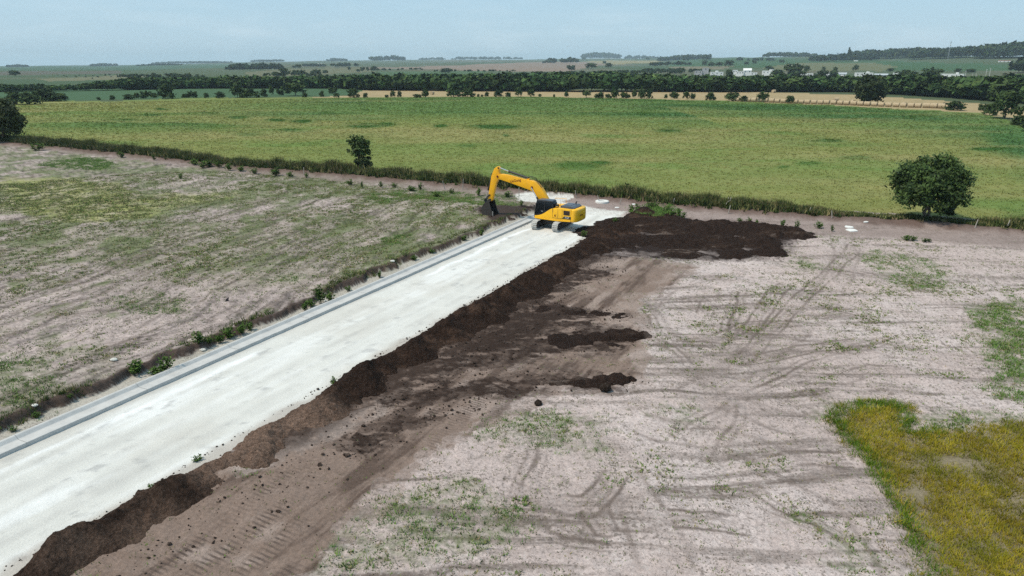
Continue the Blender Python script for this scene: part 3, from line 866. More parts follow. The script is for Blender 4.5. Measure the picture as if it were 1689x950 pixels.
HB = [(1040, 372, 2.6, .8), (1075, 375, 2.6, .9), (1110, 378, 2.8, .9), (1150, 378, 2.6, .9), (1190, 379, 2.8, 1.0), (1230, 380, 2.6, 1.0), (1270, 384, 2.6, .95), (1305, 388, 1.9, .9), (1250, 402, 2.3, .7), (1270, 418, 1.7, .6),
      (1200, 400, 2.6, .6), (1150, 400, 2.4, .5), (1100, 400, 2.4, .5), (1050, 398, 2.4, .5), (1010, 402, 2.4, .5), (1000, 382, 2.2, .7), (1220, 420, 1.8, .35), (980, 420, 2, .35), (1060, 358, 1.5, .7), (1120, 366, 1.5, .6), (1120, 418, 1.6, .25)]
def heap(blobs, label):
    B = [(*G(u, v), r, a_) for u, v, r, a_ in blobs]
    def heap_h(S, T, X, Y):
        acc = np.zeros(len(S))
        wx, wy = X + 0.5 * fbm(X * 0.7, Y * 0.7, 3, 66), Y + 0.5 * fbm(X * 0.7, Y * 0.7, 3, 67)
        for bx, by, r, a_ in B:
            acc = np.maximum(acc, a_ * np.exp(-(((wx - bx) ** 2 + (wy - by) ** 2) / r ** 2) ** 1.3))
        acc = acc * (0.85 + 0.25 * fbm(X * 0.5, Y * 0.5, 3, 68))
        return np.where(acc > 0.03, acc * 1.0 + clods(X, Y) * np.clip(acc * 3, 0.2, 1) - 0.13, -0.5)
    def heap_c(S, T, X, Y, h):
        c = np.tile(np.array((0.028, 0.018, 0.0145)), (len(S), 1))
        n = fbm(X * 0.25, Y * 1.2, 4, 69)
        c = mixc(c, (0.050, 0.032, 0.024), sstep(0.1, 0.9, n) * 0.7)
        return mixc(c, (0.17, 0.13, 0.11), sstep(0.55, 1.0, n + 0.3 * fbm(X * 2, Y * 2, 2, 70)) * 0.6 * (h < 0.45))
    hs, ht = ST(np.array([p[0] for p in B]), np.array([p[1] for p in B]))
    k = max(p[2] for p in B) + 1.2
    return patch('soil_heap', hs.min() - k, hs.max() + k, ht.min() - k, ht.max() + k, 0.10, heap_h, heap_c, label, 'soil heap')
heap(HB, 'broad dark heap of spread topsoil reaching out below the dirt track')
heap([(925, 566, 1.0, .24), (955, 562, 1.0, .32), (985, 558, 1.0, .40), (1012, 556, 1.0, .46), (1038, 555, 0.9, .50), (1058, 557, 0.6, .42), (1000, 572, 0.7, .25)], 'ragged dark tongue of topsoil pushed furthest out onto the pale ground')
heap([(880, 637, 0.8, .22), (915, 634, 0.8, .26), (950, 633, 0.8, .30), (985, 632, 0.8, .36), (1018, 631, 0.7, .38), (1042, 632, 0.5, .30)], 'thin dark tongue of topsoil ending beside the large clod')
heap([(905, 512, 1.0, .2), (945, 514, 1.0, .26), (985, 520, 1.0, .30), (1020, 523, 0.9, .30)], 'short low tongue of dark topsoil nearest the broad heap')
heap([(798, 352, 0.9, .32), (822, 349, 1.0, .36), (845, 347, 1.0, .36), (866, 344, 1.0, .30), (838, 362, 1.0, .30), (815, 366, 0.8, .30), (856, 356, 0.9, .25)], 'freshly dug dark soil heaped beside the excavator bucket and kerb')

# ------------------------------------------------------------------ grass and weeds as blades
def blades(px_, py_, pz_, h, r, w, c, K, rng, lean=0.35, gain=1.5, var=0.22):
    """K blades (triangles) per tuft"""
    N = len(px_)
    n = N * K
    rep = lambda a: np.repeat(np.asarray(a, float), K, axis=0)
    ang = rng.uniform(0, 2 * math.pi, n); rad = rep(r) * np.sqrt(rng.uniform(0, 1, n))
    bx, by, bz = rep(px_) + rad * np.cos(ang), rep(py_) + rad * np.sin(ang), rep(pz_)
    hh = rep(h) * rng.uniform(0.55, 1.15, n); ww = rep(w) * rng.uniform(0.7, 1.3, n)
    th = rng.uniform(0, math.pi, n)
    dx, dy = np.cos(th) * ww / 2, np.sin(th) * ww / 2
    la = ang + rng.normal(0, 0.5, n); lm = hh * lean * rng.uniform(0.2, 1.3, n)
    V = np.empty((n, 3, 3))
    V[:, 0] = np.stack([bx - dx, by - dy, bz - 0.02], 1)
    V[:, 1] = np.stack([bx + dx, by + dy, bz - 0.02], 1)
    V[:, 2] = np.stack([bx + np.cos(la) * lm, by + np.sin(la) * lm, bz + hh], 1)
    C = np.minimum(rep(c) * gain, 0.5) * rng.uniform(1 - var, 1 + var, (n, 1))
    return V.reshape(-1, 3), np.arange(n * 3).reshape(n, 3), np.repeat(C, 3, axis=0)

rng = np.random.default_rng(7)
def pal(cols, n, rng_):
    cols = np.array(cols)
    i = rng_.integers(0, len(cols), n); j = rng_.integers(0, len(cols), n); f = rng_.uniform(0, 1, (n, 1))
    return cols[i] * f + cols[j] * (1 - f)

def stuff(name, parts, mat, label, cat):
    V, F, C, off = [], [], [], 0
    for v, f, c in parts:
        V.append(v); F.append(f + off); C.append(c); off += len(v)
    o = link(name, mesh_np(name, np.concatenate(V), np.concatenate(F), mat, np.concatenate(C)))
    return tag(o, label, cat, kind='stuff')

# low weeds on both bare fields
parts = []
N = 520000
az_ = rng.uniform(-0.85, 0.85, N); rr_ = np.sqrt(rng.uniform(17.0 ** 2, 120.0 ** 2, N))
cx, cy = rr_ * np.sin(az_), rr_ * np.cos(az_)
s_, t_ = ST(cx, cy)
ok = (hedge_d(cx, cy) < -1.5) & ~((t_ > -33.6) & (t_ < -23.0) & (s_ < 75))
cx, cy, t_ = cx[ok], cy[ok], t_[ok]
_, vv = ground_layers(cx, cy)
clump = fbm(cx * 1.1, cy * 1.1, 3, 81, 0.6)
keep = rng.uniform(0, 1, len(cx)) < np.clip(vv * 1.55 * (0.75 + 1.3 * clump), 0, 1)
cx, cy, t_, vv = cx[keep], cy[keep], t_[keep], vv[keep]
leftside = t_ < -33
cc = pal([(0.075, 0.125, 0.030), (0.11, 0.15, 0.045), (0.055, 0.095, 0.022), (0.13, 0.14, 0.055)], len(cx), rng)
dry = rng.uniform(0, 1, len(cx)) < np.where(leftside, 0.35, 0.22)
cc[dry] = pal([(0.20, 0.17, 0.085), (0.15, 0.13, 0.07), (0.12, 0.10, 0.06)], int(dry.sum()), rng)
hh = rng.uniform(0.035, 0.085, len(cx)) * (0.8 + 1.2 * vv)
parts.append(blades(cx, cy, ground_z(cx, cy), hh, 0.04 + 0.07 * rng.uniform(0, 1, len(cx)), hh * 0.6 + 0.012, cc, 4, rng, 1.0))
stuff('field_weeds', parts, M_grass, 'low green and dry weeds sprouting over the bare soil', 'weeds')

# lush patches, taller
parts = []
for k, (P, amt) in enumerate(GREENS):
    Q = GP(P); xs = [p[0] for p in Q]; ys = [p[1] for p in Q]
    area = (max(xs) - min(xs)) * (max(ys) - min(ys))
    n = int(min(area * 90 * amt, 14000))
    x_, y_ = rng.uniform(min(xs) - 1, max(xs) + 1, n), rng.uniform(min(ys) - 1, max(ys) + 1, n)
    m = polymask(P, x_, y_, 1.0, 0.5, 100 + k) * np.clip(0.55 + 1.2 * fbm(x_ * 0.9, y_ * 0.9, 3, 82), 0, 1)
    q = rng.uniform(0, 1, n) < m
    x_, y_ = x_[q], y_[q]
    cc = pal([(0.060, 0.130, 0.026), (0.095, 0.170, 0.040), (0.045, 0.095, 0.020), (0.12, 0.16, 0.05)], len(x_), rng)
    h_ = rng.uniform(0.07, 0.20, len(x_)) * (0.5 + 0.8 * amt)
    parts.append(blades(x_, y_, ground_z(x_, y_) + (0.55 if k == 5 else 0), h_, 0.11 + 0 * x_, 0.035 + 0 * x_, cc, 6, rng, 0.8))
n = 5200                      # rough grass on the lip of the trench
se = rng.uniform(8, 70, n); te = -34.55 - np.abs(rng.normal(0, 0.35, n)) + fbm(se * 0.55, se * 0, 3, 3) * 0.4
q = rng.uniform(0, 1, n) < np.clip(0.35 + 0.9 * fbm(se * 0.35, se * 0, 3, 83), 0.0, 1) * 0.45
xe, ye = XY(se[q], te[q])
cc = pal([(0.05, 0.085, 0.022), (0.085, 0.115, 0.035), (0.15, 0.13, 0.06), (0.04, 0.06, 0.018)], len(xe), rng)
parts.append(blades(xe, ye, ground_z(xe, ye), rng.uniform(0.08, 0.30, len(xe)), 0.12 + 0 * xe, 0.045 + 0 * xe, cc, 6, rng, 0.5, 1.25))
stuff('green_grass', parts, M_grass, 'lush green grass growing in patches on the bare soil', 'grass')

# yellowing tall grass, lower right
Q = GP(OCHRE); xs = [p[0] for p in Q]; ys = [p[1] for p in Q]
n = 24000
x_, y_ = rng.uniform(min(xs) - .5, max(xs) + .5, n), rng.uniform(min(ys) - .5, max(ys) + .5, n)
m = polymask(OCHRE, x_, y_, 0.8, 0.8, 85)
hole = sum(np.exp(-(((x_ - G(*p)[0]) / 0.75) ** 2 + ((y_ - G(*p)[1]) / 0.5) ** 2)) for p in [(1572, 760), (1590, 768), (1505, 815), (1688, 830)])
path = np.exp(-((poly_dist([(1500, 718), (1512, 780), (1520, 850), (1545, 960)], x_, y_) - 0.0) / 0.25) ** 2) * 0.6
q = (rng.uniform(0, 1, n) < m * (1 - np.clip(hole + path, 0, 0.97)))
x_, y_ = x_[q], y_[q]
rim = np.zeros(len(x_))
for i in range(len(Q)):
    (ax, ay), (bx, by) = Q[i], Q[(i + 1) % len(Q)]
    if max(ax, bx) > 24.5: continue
    dx, dy = bx - ax, by - ay
    u = np.clip(((x_ - ax) * dx + (y_ - ay) * dy) / (dx * dx + dy * dy + 1e-9), 0, 1)
    rim = np.maximum(rim, np.exp(-((np.hypot(x_ - ax - u * dx, y_ - ay - u * dy)) / 0.55) ** 2))
cc = pal([(0.250, 0.205, 0.030), (0.300, 0.250, 0.055), (0.175, 0.165, 0.025), (0.130, 0.135, 0.025), (0.22, 0.16, 0.04)], len(x_), rng)
patchy = sstep(0.1, 0.8, fbm(x_ * 0.55, y_ * 0.35, 3, 87))[:, None]
cc = cc * (1 - 0.7 * patchy) + pal([(0.115, 0.120, 0.022), (0.09, 0.11, 0.02)], len(x_), rng) * 0.7 * patchy
rm = (rng.uniform(0, 1, len(x_)) < rim * 0.95)
cc[rm] = pal([(0.060, 0.120, 0.020), (0.095, 0.155, 0.030), (0.045, 0.085, 0.016)], int(rm.sum()), rng)
h_ = rng.uniform(0.10, 0.30, len(x_)) * (0.85 + 0.3 * rim)
cc = cc * np.array([0.84, 0.84, 0.42]) * (1 + 0.38 * fbm(x_ * 0.8, y_ * 0.5, 4, 89, 0.6))[:, None]
stuff('yellow_grass', [blades(x_, y_, ground_z(x_, y_), h_, 0.16 + 0 * x_, 0.025 + 0 * x_, cc, 9, rng, 0.9, 1.35)], M_grass, 'tall yellowing grass with a green rim beside the bare field', 'grass')

# the crop beyond the hedge
parts = []
n = 120000
a_ = rng.uniform(-0.76, 0.76, n); q_ = 68 + 304 * rng.uniform(0, 1, n) ** 1.25
x_, y_ = q_ * np.sin(a_), q_ * np.cos(a_)
ok = (hedge_d(x_, y_) > 0.3) & (q_ < far_r(a_) - 2)
x_, y_, q_ = x_[ok], y_[ok], q_[ok]
base, _ = ground_layers(x_, y_ + 0.0)
bad = hedge_d(x_, y_) < 4
base[bad] = (0.16, 0.17, 0.065)
j = rng.uniform(0, 1, (len(x_), 1))
cc = base * rng.uniform(0.90, 1.14, (len(x_), 1)) * np.where(j < 0.25, np.array([[1.14, 1.05, 1.05]]), np.where(j < 0.5, np.array([[0.88, 1.03, 0.85]]), 1.0))
lush = sstep(0.11, 0.06, base[:, 0])
parts.append(blades(x_, y_, ground_z(x_, y_), (0.09 + 0.0003 * q_) * rng.uniform(0.7, 1.15, len(x_)) * (1 + 0.5 * lush), 0.3 + 0 * x_, 0.0011 * q_, cc, 5, rng, 1.1, 1.10, 0.08))
stuff('crop_grass', parts, M_crop, 'pale green crop grass with darker tussocks filling the wide field', 'crop')

# soil crumbs and clods scattered round the heaps
def ico(sub=1):
    b = bmesh.new(); bmesh.ops.create_icosphere(b, subdivisions=sub, radius=1)
    v = np.array([x.co[:] for x in b.verts]); f = np.array([[x.index for x in q.verts] for q in b.faces]); b.free()
    return v, f
iv, if_ = ico(1)
pos = []
n = 1900
sA = rng.uniform(6, 77, n); tA = np.where(rng.uniform(0, 1, n) < 0.20, -24.25 - np.abs(rng.normal(0, 0.13, n)), -19.6 + rng.normal(0, 1.3, n))
xA, yA = XY(sA, tA)
for P in FINGERS + [HEAPSPREAD, TRENCH]:
    Q = GP(P)
    for _ in range(260):
        i = rng.integers(0, len(Q)); (ax, ay), (bx, by) = Q[i], Q[(i + 1) % len(Q)]; u = rng.uniform()
        xA = np.append(xA, ax + (bx - ax) * u + rng.normal(0, 0.5)); yA = np.append(yA, ay + (by - ay) * u + rng.normal(0, 0.5))
zA = ground_z(xA, yA)
sA2, tA2 = ST(xA, yA)
zA = np.where((tA2 < -24.2) & (tA2 > -32) & (sA2 < 74), 0.0, zA)
rA = np.exp(rng.normal(-3.55, 0.5, len(xA))).clip(0.012, 0.13)
J = rng.uniform(0.45, 1.35, (len(xA), len(iv), 1))
V = iv[None] * J * rA[:, None, None] * np.array([1, 1, 0.75]) + np.stack([xA, yA, zA + rA * 0.45], 1)[:, None, :]
F = if_[None] + (np.arange(len(xA)) * len(iv))[:, None, None]
C = np.repeat(pal([(0.05, 0.035, 0.028), (0.09, 0.064, 0.052), (0.06, 0.043, 0.035)], len(xA), rng), len(iv), axis=0)
tag(link('soil_crumbs', mesh_np('soil_crumbs', V.reshape(-1, 3), F.reshape(-1, 3), M_soil, C)), 'dark soil crumbs strewn round the edges of the heaps', 'soil', kind='stuff')

def lump(name, x, y, z, r, mat, label, cat, seed, sq=(1, 1, 0.75), group=None, col=(0.035, 0.025, 0.02)):
    v, f = ico(3)
    q = np.random.default_rng(seed)
    o3 = q.uniform(0, 50, 3)
    d = 1 + 0.34 * fbm(v[:, 0] * 1.5 + o3[0] + v[:, 2], v[:, 1] * 1.5 + o3[1] - v[:, 2] * 0.7, 4, seed, 0.6)
    v = v * d[:, None] * r * np.array(sq)
    v = v - np.array([0, 0, v[:, 2].min() + 0.12 * r])
    o = link(name, mesh_np(name, v, f, mat, np.tile(np.array(col), (len(v), 1))))
    o.location = (x, y, z)
    return tag(o, label, cat, group)

for (u, w, r, lab) in ((998, 647, 0.30, 'large dark soil clod at the tip of the topsoil tongue on pale ground'), (888, 666, 0.20, 'smaller rounded soil clod lying alone on pale ground in front of the topsoil')):
    x, y = G(u, w, 0.1)
    lump('soil_clod', x, y, gz(x, y), r, M_soil, lab, 'soil clod', int(u))
STONES = [(188, 598, 0.16, 'flat pale stone on bare soil near the weedy trench edge'), (334, 570, 0.16, 'pale round stone beside a leafy weed on the trench edge'), (648, 434, 0.14, 'pale stone half hidden in weeds higher up the trench bank'),
          (58, 672, 0.12, 'small white stone among weeds on the trench edge nearest the viewer'), (536, 490, 0.14, 'white stone between weeds midway along the trench edge')]
for k, (u, w, r, lab) in enumerate(STONES):
    x, y = G(u, w, 0.45)
    lump('stone', x, y, gz(x, y), r, M_stone, lab, 'stone', 300 + k, (1.25, 0.9, 0.6))

# ------------------------------------------------------------------ plants
def weed_mesh(name, seed, h, spread, cols, n_stem=14, leaf=0.10):
    q = np.random.default_rng(seed)
    V, F, C = [], [], []
    for i in range(n_stem):
        a = q.uniform(0, 2 * math.pi); sp = spread * q.uniform(0.1, 1.0); hh_ = h * q.uniform(0.55, 1.0) * (1 - 0.35 * sp / spread)
        base = np.array([math.cos(a) * sp * 0.35, math.sin(a) * sp * 0.35, -0.03]); tip = np.array([math.cos(a) * sp, math.sin(a) * sp, hh_])
        w = np.array([-math.sin(a), math.cos(a), 0]) * 0.012
        b = len(V); V += [base - w, base + w, tip]; C += [(0.07, 0.09, 0.03)] * 3; F.append((b, b + 1, b + 2))
        for k in range(int(9 + 6 * q.uniform())):
            u = q.uniform(0.2, 1.02); p = base + (tip - base) * u
            d = q.normal(0, 1, 3); d[2] = abs(d[2]) * 0.6; d /= np.linalg.norm(d)
            e = np.cross(d, q.normal(0, 1, 3)); e /= np.linalg.norm(e) + 1e-6
            L = leaf * q.uniform(0.6, 1.3)
            b = len(V); c_ = np.array(cols[q.integers(0, len(cols))]) * q.uniform(0.75, 1.25)
            V += [p, p + d * L * 0.5 + e * L * 0.28, p + d * L]; C += [c_] * 3; F.append((b, b + 1, b + 2))
            b = len(V); V += [p, p + d * L, p + d * L * 0.5 - e * L * 0.28]; C += [c_] * 3; F.append((b, b + 1, b + 2))
    return mesh_np(name, V, np.array(F), M_grass, np.array(C))

GREENC = [(0.055, 0.105, 0.022), (0.085, 0.150, 0.035), (0.04, 0.075, 0.018), (0.11, 0.16, 0.05)]
weed_m = [weed_mesh('weed_plant', 500 + k, 1.0, 0.42, GREENC, 16, 0.16) for k in range(4)]
def weed(u, w, hpx, lab, group=None, z=0.3, wide=1.0, zadd=0.0):
    x, y = G(u, w, z)
    hm = 1.2 * hpx / pxm(u, w)
    k = weed.n % 4; weed.n += 1
    o = link('weed_plant', weed_m[k])
    o.location = (x, y, gz(x, y) + zadd); o.scale = (hm * wide, hm * wide, hm); o.rotation_euler = (0, 0, weed.n * 1.7)
    tag(o, lab, 'weed', group)
weed.n = 0
weed(222, 614, 27, 'bushy leafy weed standing alone on the trench edge beside the flat pale stone', wide=1.1)
weed(273, 606, 28, 'tallest leafy weed on the near trench edge with low weeds at its foot')
weed(328, 572, 20, 'dark leafy weed right beside the pale round stone on the trench edge', wide=1.2)
weed(528, 497, 28, 'tall narrow weed midway along the trench edge', wide=0.8)
for (u, w, hp, wd) in ((254, 611, 14, 1.6), (264, 608, 15, 1.4), (345, 565, 11, 1.5), (362, 559, 15, 1.4), (378, 552, 19, 1.2), (396, 546, 15, 1.3), (412, 538, 15, 1.3), (503, 506, 14, 1.3), (514, 500, 15, 1.2),
                       (543, 490, 15, 1.3), (575, 474, 9, 1.5), (626, 452, 10, 1.4), (684, 424, 9, 1.5), (712, 413, 9, 1.5), (766, 392, 9, 1.6), (795, 384, 11, 1.3), (60, 680, 11, 1.4), (20, 703, 10, 1.6), (116, 655, 8, 1.4)):
    weed(u, w, hp, 'green weed rooted on the earth edge of the trench beside the kerb', 'weeds along the trench edge', 0.4, wd)
weed(551, 636, 15, 'small bright weed poking out of the windrow foot beside the road', z=0.0, zadd=0.1)
weed(252, 809, 15, 'small leafy weed at the white road edge nearest the viewer', z=0.0, zadd=0.1)
weed(327, 760, 12, 'thin weed with long twigs at the road edge beside brown soil', z=0.0, zadd=0.1, wide=1.6)
weed(1014, 369, 8, 'low weed at the road edge under the far end of the windrow', z=0.1, wide=1.8, zadd=0.2)
weed(963, 389, 9, 'small dark weed on the windrow shoulder behind the excavator', z=0.1, wide=1.6, zadd=0.2)
for (u, w, hp, wd) in ((1041, 352, 16, 0.8), (1053, 350, 16, 1.0), (1062, 349, 12, 1.4), (1070, 348, 14, 1.3), (1077, 347, 16, 1.2), (1102, 352, 14, 1.2), (1108, 356, 12, 1.4), (1119, 358, 14, 1.1), (1126, 360, 12, 1.0)):
    weed(u, w, hp, 'tall weed in the green clump behind the broad soil heap', 'weeds behind the soil heap', 0.1, wd)
for (u, w, hp, wd) in ((1220, 366, 8, 1.2), (1235, 367, 9, 1.2), (1248, 370, 8, 1.4), (1290, 373, 12, 0.9), (1314, 376, 14, 0.7)):
    weed(u, w, hp, 'thin pale weed along the back edge of the broad soil heap', 'weeds along the heap edge', 0.1, wd)
weed(1350, 376, 11, 'dark leafy weed on the dirt track right of the soil heap', z=0.1, wide=1.7)
weed(1372, 381, 10, 'lone slim weed between the leafy weed and the white slab', z=0.1, wide=0.9)
for (u, w, hp) in ((1495, 396, 9), (1505, 396, 8), (1525, 399, 7), (1532, 399, 6)):
    weed(u, w, hp, 'low green weed in the tuft beside the dirt track under the big tree', 'weeds on the track edge', 0.1, 1.9)
weed(298, 296, 9, 'single dark weed standing on the pale bare patch of the far field', z=0.4, wide=1.0)
for (u, w, hp, wd) in ((62, 246, 12, 2.2), (200, 258, 9, 1.6), (254, 263, 9, 1.2), (320, 270, 10, 1.8), (333, 274, 12, 1.8), (345, 273, 12, 1.6), (361, 275, 10, 1.6), (378, 279, 12, 1.2), (396, 280, 9, 1.8), (420, 284, 10, 2.0), (455, 288, 12, 2.2), (480, 290, 9, 1.6), (505, 291, 9, 1.0),
                       (578, 302, 9, 1.6), (597, 306, 9, 0.9), (629, 306, 10, 0.9), (650, 306, 8, 1.5), (694, 310, 12, 0.9), (790, 320, 12, 1.3), (680, 312, 9, 2.0), (745, 316, 9, 1.2), (838, 322, 10, 2.0), (860, 336, 8, 1.5), (720, 322, 9, 2.0)):
    weed(u, w, hp, 'rank weed on the verge between the bare field and the dirt track', 'weeds along the dirt track', 0.3, wd)

# hedge of rank grass and brush on the old fence line
def hedge_piece(x0, x1, name, label, seed, hmul=1.0, width=2.4, dens=60, taper=0.4):
    q = np.random.default_rng(seed)
    L = abs(x1 - x0) * 1.18
    n = int(L * dens)
    x_ = q.uniform(x0, x1, n); off = q.normal(0, width * 0.36, n)
    y_ = np.interp(x_, HX, HY) + off / 0.88 + 0.7
    hn = (0.60 + 0.34 * fbm(x_ * 0.7, x_ * 0, 4, seed, 0.6) + 0.30 * q.uniform(0, 1, n) ** 6) * np.exp(-(off / (width * 0.75)) ** 2)
    hn = hn * sstep(x0 - 0.6, x0 + 0.4, x_) * (0.25 + 0.75 * sstep(x1 + 0.6, x1 - taper, x_))
    ok = hn > 0.08
    x_, y_, hn, off = x_[ok], y_[ok], hn[ok], off[ok]
    cc = pal([(0.035, 0.052, 0.015), (0.050, 0.072, 0.022), (0.028, 0.040, 0.013), (0.075, 0.085, 0.032), (0.085, 0.070, 0.035)], len(x_), q)
    top = q.uniform(0, 1, len(x_)) < 0.26
    cc[top] = pal([(0.17, 0.15, 0.07), (0.12, 0.13, 0.05), (0.13, 0.10, 0.06)], int(top.sum()), q)
    V, F, C = blades(x_, y_, ground_z(x_, y_), (1.75 * hmul * hn + 0.25), 0.35 + 0 * x_, 0.15 + 0 * x_, cc, 11, q, 0.40, 1.45)
    # brushy leaf clumps among the stems
    m = len(x_) // 2
    c2 = pal([(0.030, 0.050, 0.014), (0.045, 0.070, 0.020), (0.024, 0.036, 0.011)], m, q)
    V2, F2, C2 = blades(x_[:m], y_[:m], ground_z(x_[:m], y_[:m]) + q.uniform(0.1, 0.9, m) * 1.7 * hmul * hn[:m], 0.3 + 0 * x_[:m], 0.3 + 0 * x_[:m], 0.22 + 0 * x_[:m], c2, 6, q, 1.2, 1.1)
    o = link(name, mesh_np(name, np.concatenate([V, V2]), np.concatenate([F, F2 + len(V)]), M_grass, np.concatenate([C, C2])))
    return tag(o, label, 'hedge')
hedge_piece(-190, -23.5, 'hedge', 'long dark hedge of rank grass running left from the slender tree', 901, 1.15)
hedge_piece(-22.5, 4.0, 'hedge', 'dark hedge piece between the slender tree and the yellow boom', 902, 1.1)
hedge_piece(4.3, 13.5, 'hedge', 'low bushy hedge piece behind the excavator and concrete ring', 903, 0.95)
hedge_piece(13.0, 38.0, 'hedge', 'dark hedge piece behind the broad soil heap up to the big tree', 904, 1.1, taper=9.0)
hedge_piece(33.0, 51.0, 'hedge', 'sparse low brush under the big dark tree', 905, 0.36, 2.2, 40)
hedge_piece(50.5, 75.0, 'hedge', 'thick dark brush right of the big tree at the frame edge', 906, 1.0)

# ------------------------------------------------------------------ trees
def crown_np(seed, rx, ry, rz, n_cl, per, leaf, cols, cl_r=0.3, inner=0.35, low=-0.75, squash=1.0, spike=0.0):
    """leaf faces gathered in clumps over an uneven crown centred on the origin"""
    q = np.random.default_rng(seed)
    d = q.normal(0, 1, (n_cl, 3)); d /= np.linalg.norm(d, axis=1)[:, None]
    d[:, 2] = np.where(d[:, 2] < low, -d[:, 2] * 0.5, d[:, 2])
    u = 1 - (1 - inner) * q.uniform(0, 1, n_cl) ** 2.2
    bump_ = 1 + 0.22 * fbm(d[:, 0] * 1.8 + seed, d[:, 1] * 1.8 + d[:, 2] * 1.5, 3, seed) + spike * q.uniform(0, 1, n_cl) ** 3
    cpos = d * (u * bump_)[:, None] * np.array([rx, ry, rz])
    n = n_cl * per
    cl = np.repeat(np.arange(n_cl), per)
    sc = cl_r * (rx + ry + rz) / 3
    p = cpos[cl] + q.normal(0, 1, (n, 3)) * sc * 0.5 * np.array([1, 1, 0.75 * squash])
    nd = d[cl] * 0.7 + q.normal(0, 0.75, (n, 3)) + np.array([0, 0, 0.35]); nd /= np.linalg.norm(nd, axis=1)[:, None]
    a = np.cross(nd, q.normal(0, 1, (n, 3))); a /= np.linalg.norm(a, axis=1)[:, None] + 1e-9
    b = np.cross(nd, a)
    L = leaf * q.uniform(0.6, 1.35, n)[:, None]
    V = np.empty((n, 4, 3))
    V[:, 0] = p - a * L * 0.62; V[:, 1] = p + b * L * 0.36 + a * L * 0.05; V[:, 2] = p + a * L * 0.62; V[:, 3] = p - b * L * 0.36
    cc = pal(cols, n_cl, q)[cl] * q.uniform(0.75, 1.3, (n, 1))
    return V.reshape(-1, 3), np.arange(n * 4).reshape(n, 4), np.repeat(cc, 4, axis=0), cpos

def limb(V, F, p0, p1, r0, r1, n=7, sag=0.0, seed=0):
    p0, p1 = np.array(p0, float), np.array(p1, float)
    q = np.random.default_rng(seed)
    k = 6
    base = len(V)
    d = p1 - p0; d /= np.linalg.norm(d) + 1e-9
    a = np.cross(d, [0.3, 0.9, 0.2]); a /= np.linalg.norm(a); b = np.cross(d, a)
    jit = q.normal(0, 1, (k, 3)) * 0.03 * np.linalg.norm(p1 - p0)
    for i in range(k):
        u = i / (k - 1)
        c = p0 + (p1 - p0) * u + (jit[i] if 0 < i else 0) + np.array([0, 0, sag * math.sin(u * math.pi)])
        r = r0 + (r1 - r0) * u
        for j in range(n):
            an = 2 * math.pi * j / n
            V.append(c + (a * math.cos(an) + b * math.sin(an)) * r)
    for i in range(k - 1):
        for j in range(n):
            F.append((base + i * n + j, base + i * n + (j + 1) % n, base + (i + 1) * n + (j + 1) % n, base + (i + 1) * n + j))

DARKG = [(0.020, 0.034, 0.010), (0.032, 0.052, 0.015), (0.016, 0.026, 0.009), (0.048, 0.070, 0.018)]
NEARG = [(0.030, 0.055, 0.012), (0.050, 0.088, 0.020), (0.020, 0.036, 0.009), (0.080, 0.125, 0.030), (0.040, 0.065, 0.016)]
MIDG = [(0.035, 0.058, 0.016), (0.050, 0.078, 0.022), (0.028, 0.045, 0.014), (0.065, 0.090, 0.028)]
def tree(name, x, y, H, rx, ry, rz, cz, label, cat='tree', seed=1, n_cl=150, per=55, leaf=0.3, cols=DARKG, trunks=((0, 0, 0.22),), group=None, **kw):
    z = gz(x, y)
    root = empty(name, (x, y, z - 0.03))
    V, F, C, cp = crown_np(seed, rx, ry, rz, n_cl, per, leaf, cols, **kw)
    V = V + np.array([0, 0, cz])
    lo = V[:, 2] < 0.15
    V[lo, 2] = 0.15 + 0.2 * np.abs(V[lo, 2])
    link('crown', mesh_np('crown', V, F, M_leaf, C), root)
    TV, TF = [], []
    q = np.random.default_rng(seed + 5)
    top = cz - 0.15 * rz
    for k, (tx, ty, r) in enumerate(trunks):
        j = (tx * 1.8, ty * 1.8, max(top * 0.55, 0.5))
        limb(TV, TF, (tx, ty, -0.2), j, r * 1.25, r * 0.75, 9, 0, seed + k)
        order = np.argsort(q.uniform(size=len(cp)))[:int(16 / len(trunks)) + 4]
        for i in order:
            limb(TV, TF, (j[0], j[1], j[2] - 0.1 * r), cp[i] * 0.92 + np.array([0, 0, cz]), r * 0.5, r * 0.08, 6, 0.1 * rz, seed + i)
    link('trunk', mesh_np('trunk', TV, np.array(TF), M_bark, smooth=True), root)
    return tag(root, label, cat, group)

x, y = G(1526, 366)
tree('tree', x + 0.0, y + 0.0, 7.0, 3.25, 3.2, 2.70, 3.80, 'big round dark tree standing alone beside the dirt track, right', seed=11, n_cl=420, per=56, leaf=0.28, cols=NEARG, trunks=((-0.12, 0, 0.20), (0.2, 0.1, 0.17)), cl_r=0.23, inner=0.3, low=-0.62, spike=0.10)
x, y = G(1562, 364)
tree('sapling', x, y + 0.3, 2, 0.75, 0.7, 0.95, 1.2, 'small sapling growing under the right side of the big round tree', 'sapling', seed=12, n_cl=40, per=30, leaf=0.26, cols=MIDG, trunks=((0, 0, 0.05),))
x, y = G(594, 286)
tree('tree', x, y + 0.6, 5.8, 1.3, 1.25, 1.75, 3.6, 'slender ragged tree rising out of the hedge left of the boom', seed=13, n_cl=110, per=26, leaf=0.27, cols=NEARG, trunks=((-0.1, 0, 0.12), (0.15, 0, 0.09)), cl_r=0.22, spike=0.85)
x, y = G(600, 287)
tree('bush', x, y + 0.4, 2.4, 1.3, 1.1, 1.2, 1.2, 'low bush at the foot of the slender ragged tree in the hedge', 'bush', seed=14, n_cl=60, per=34, leaf=0.3, cols=DARKG, trunks=((0, 0, 0.06),))
x, y = G(6, 236)
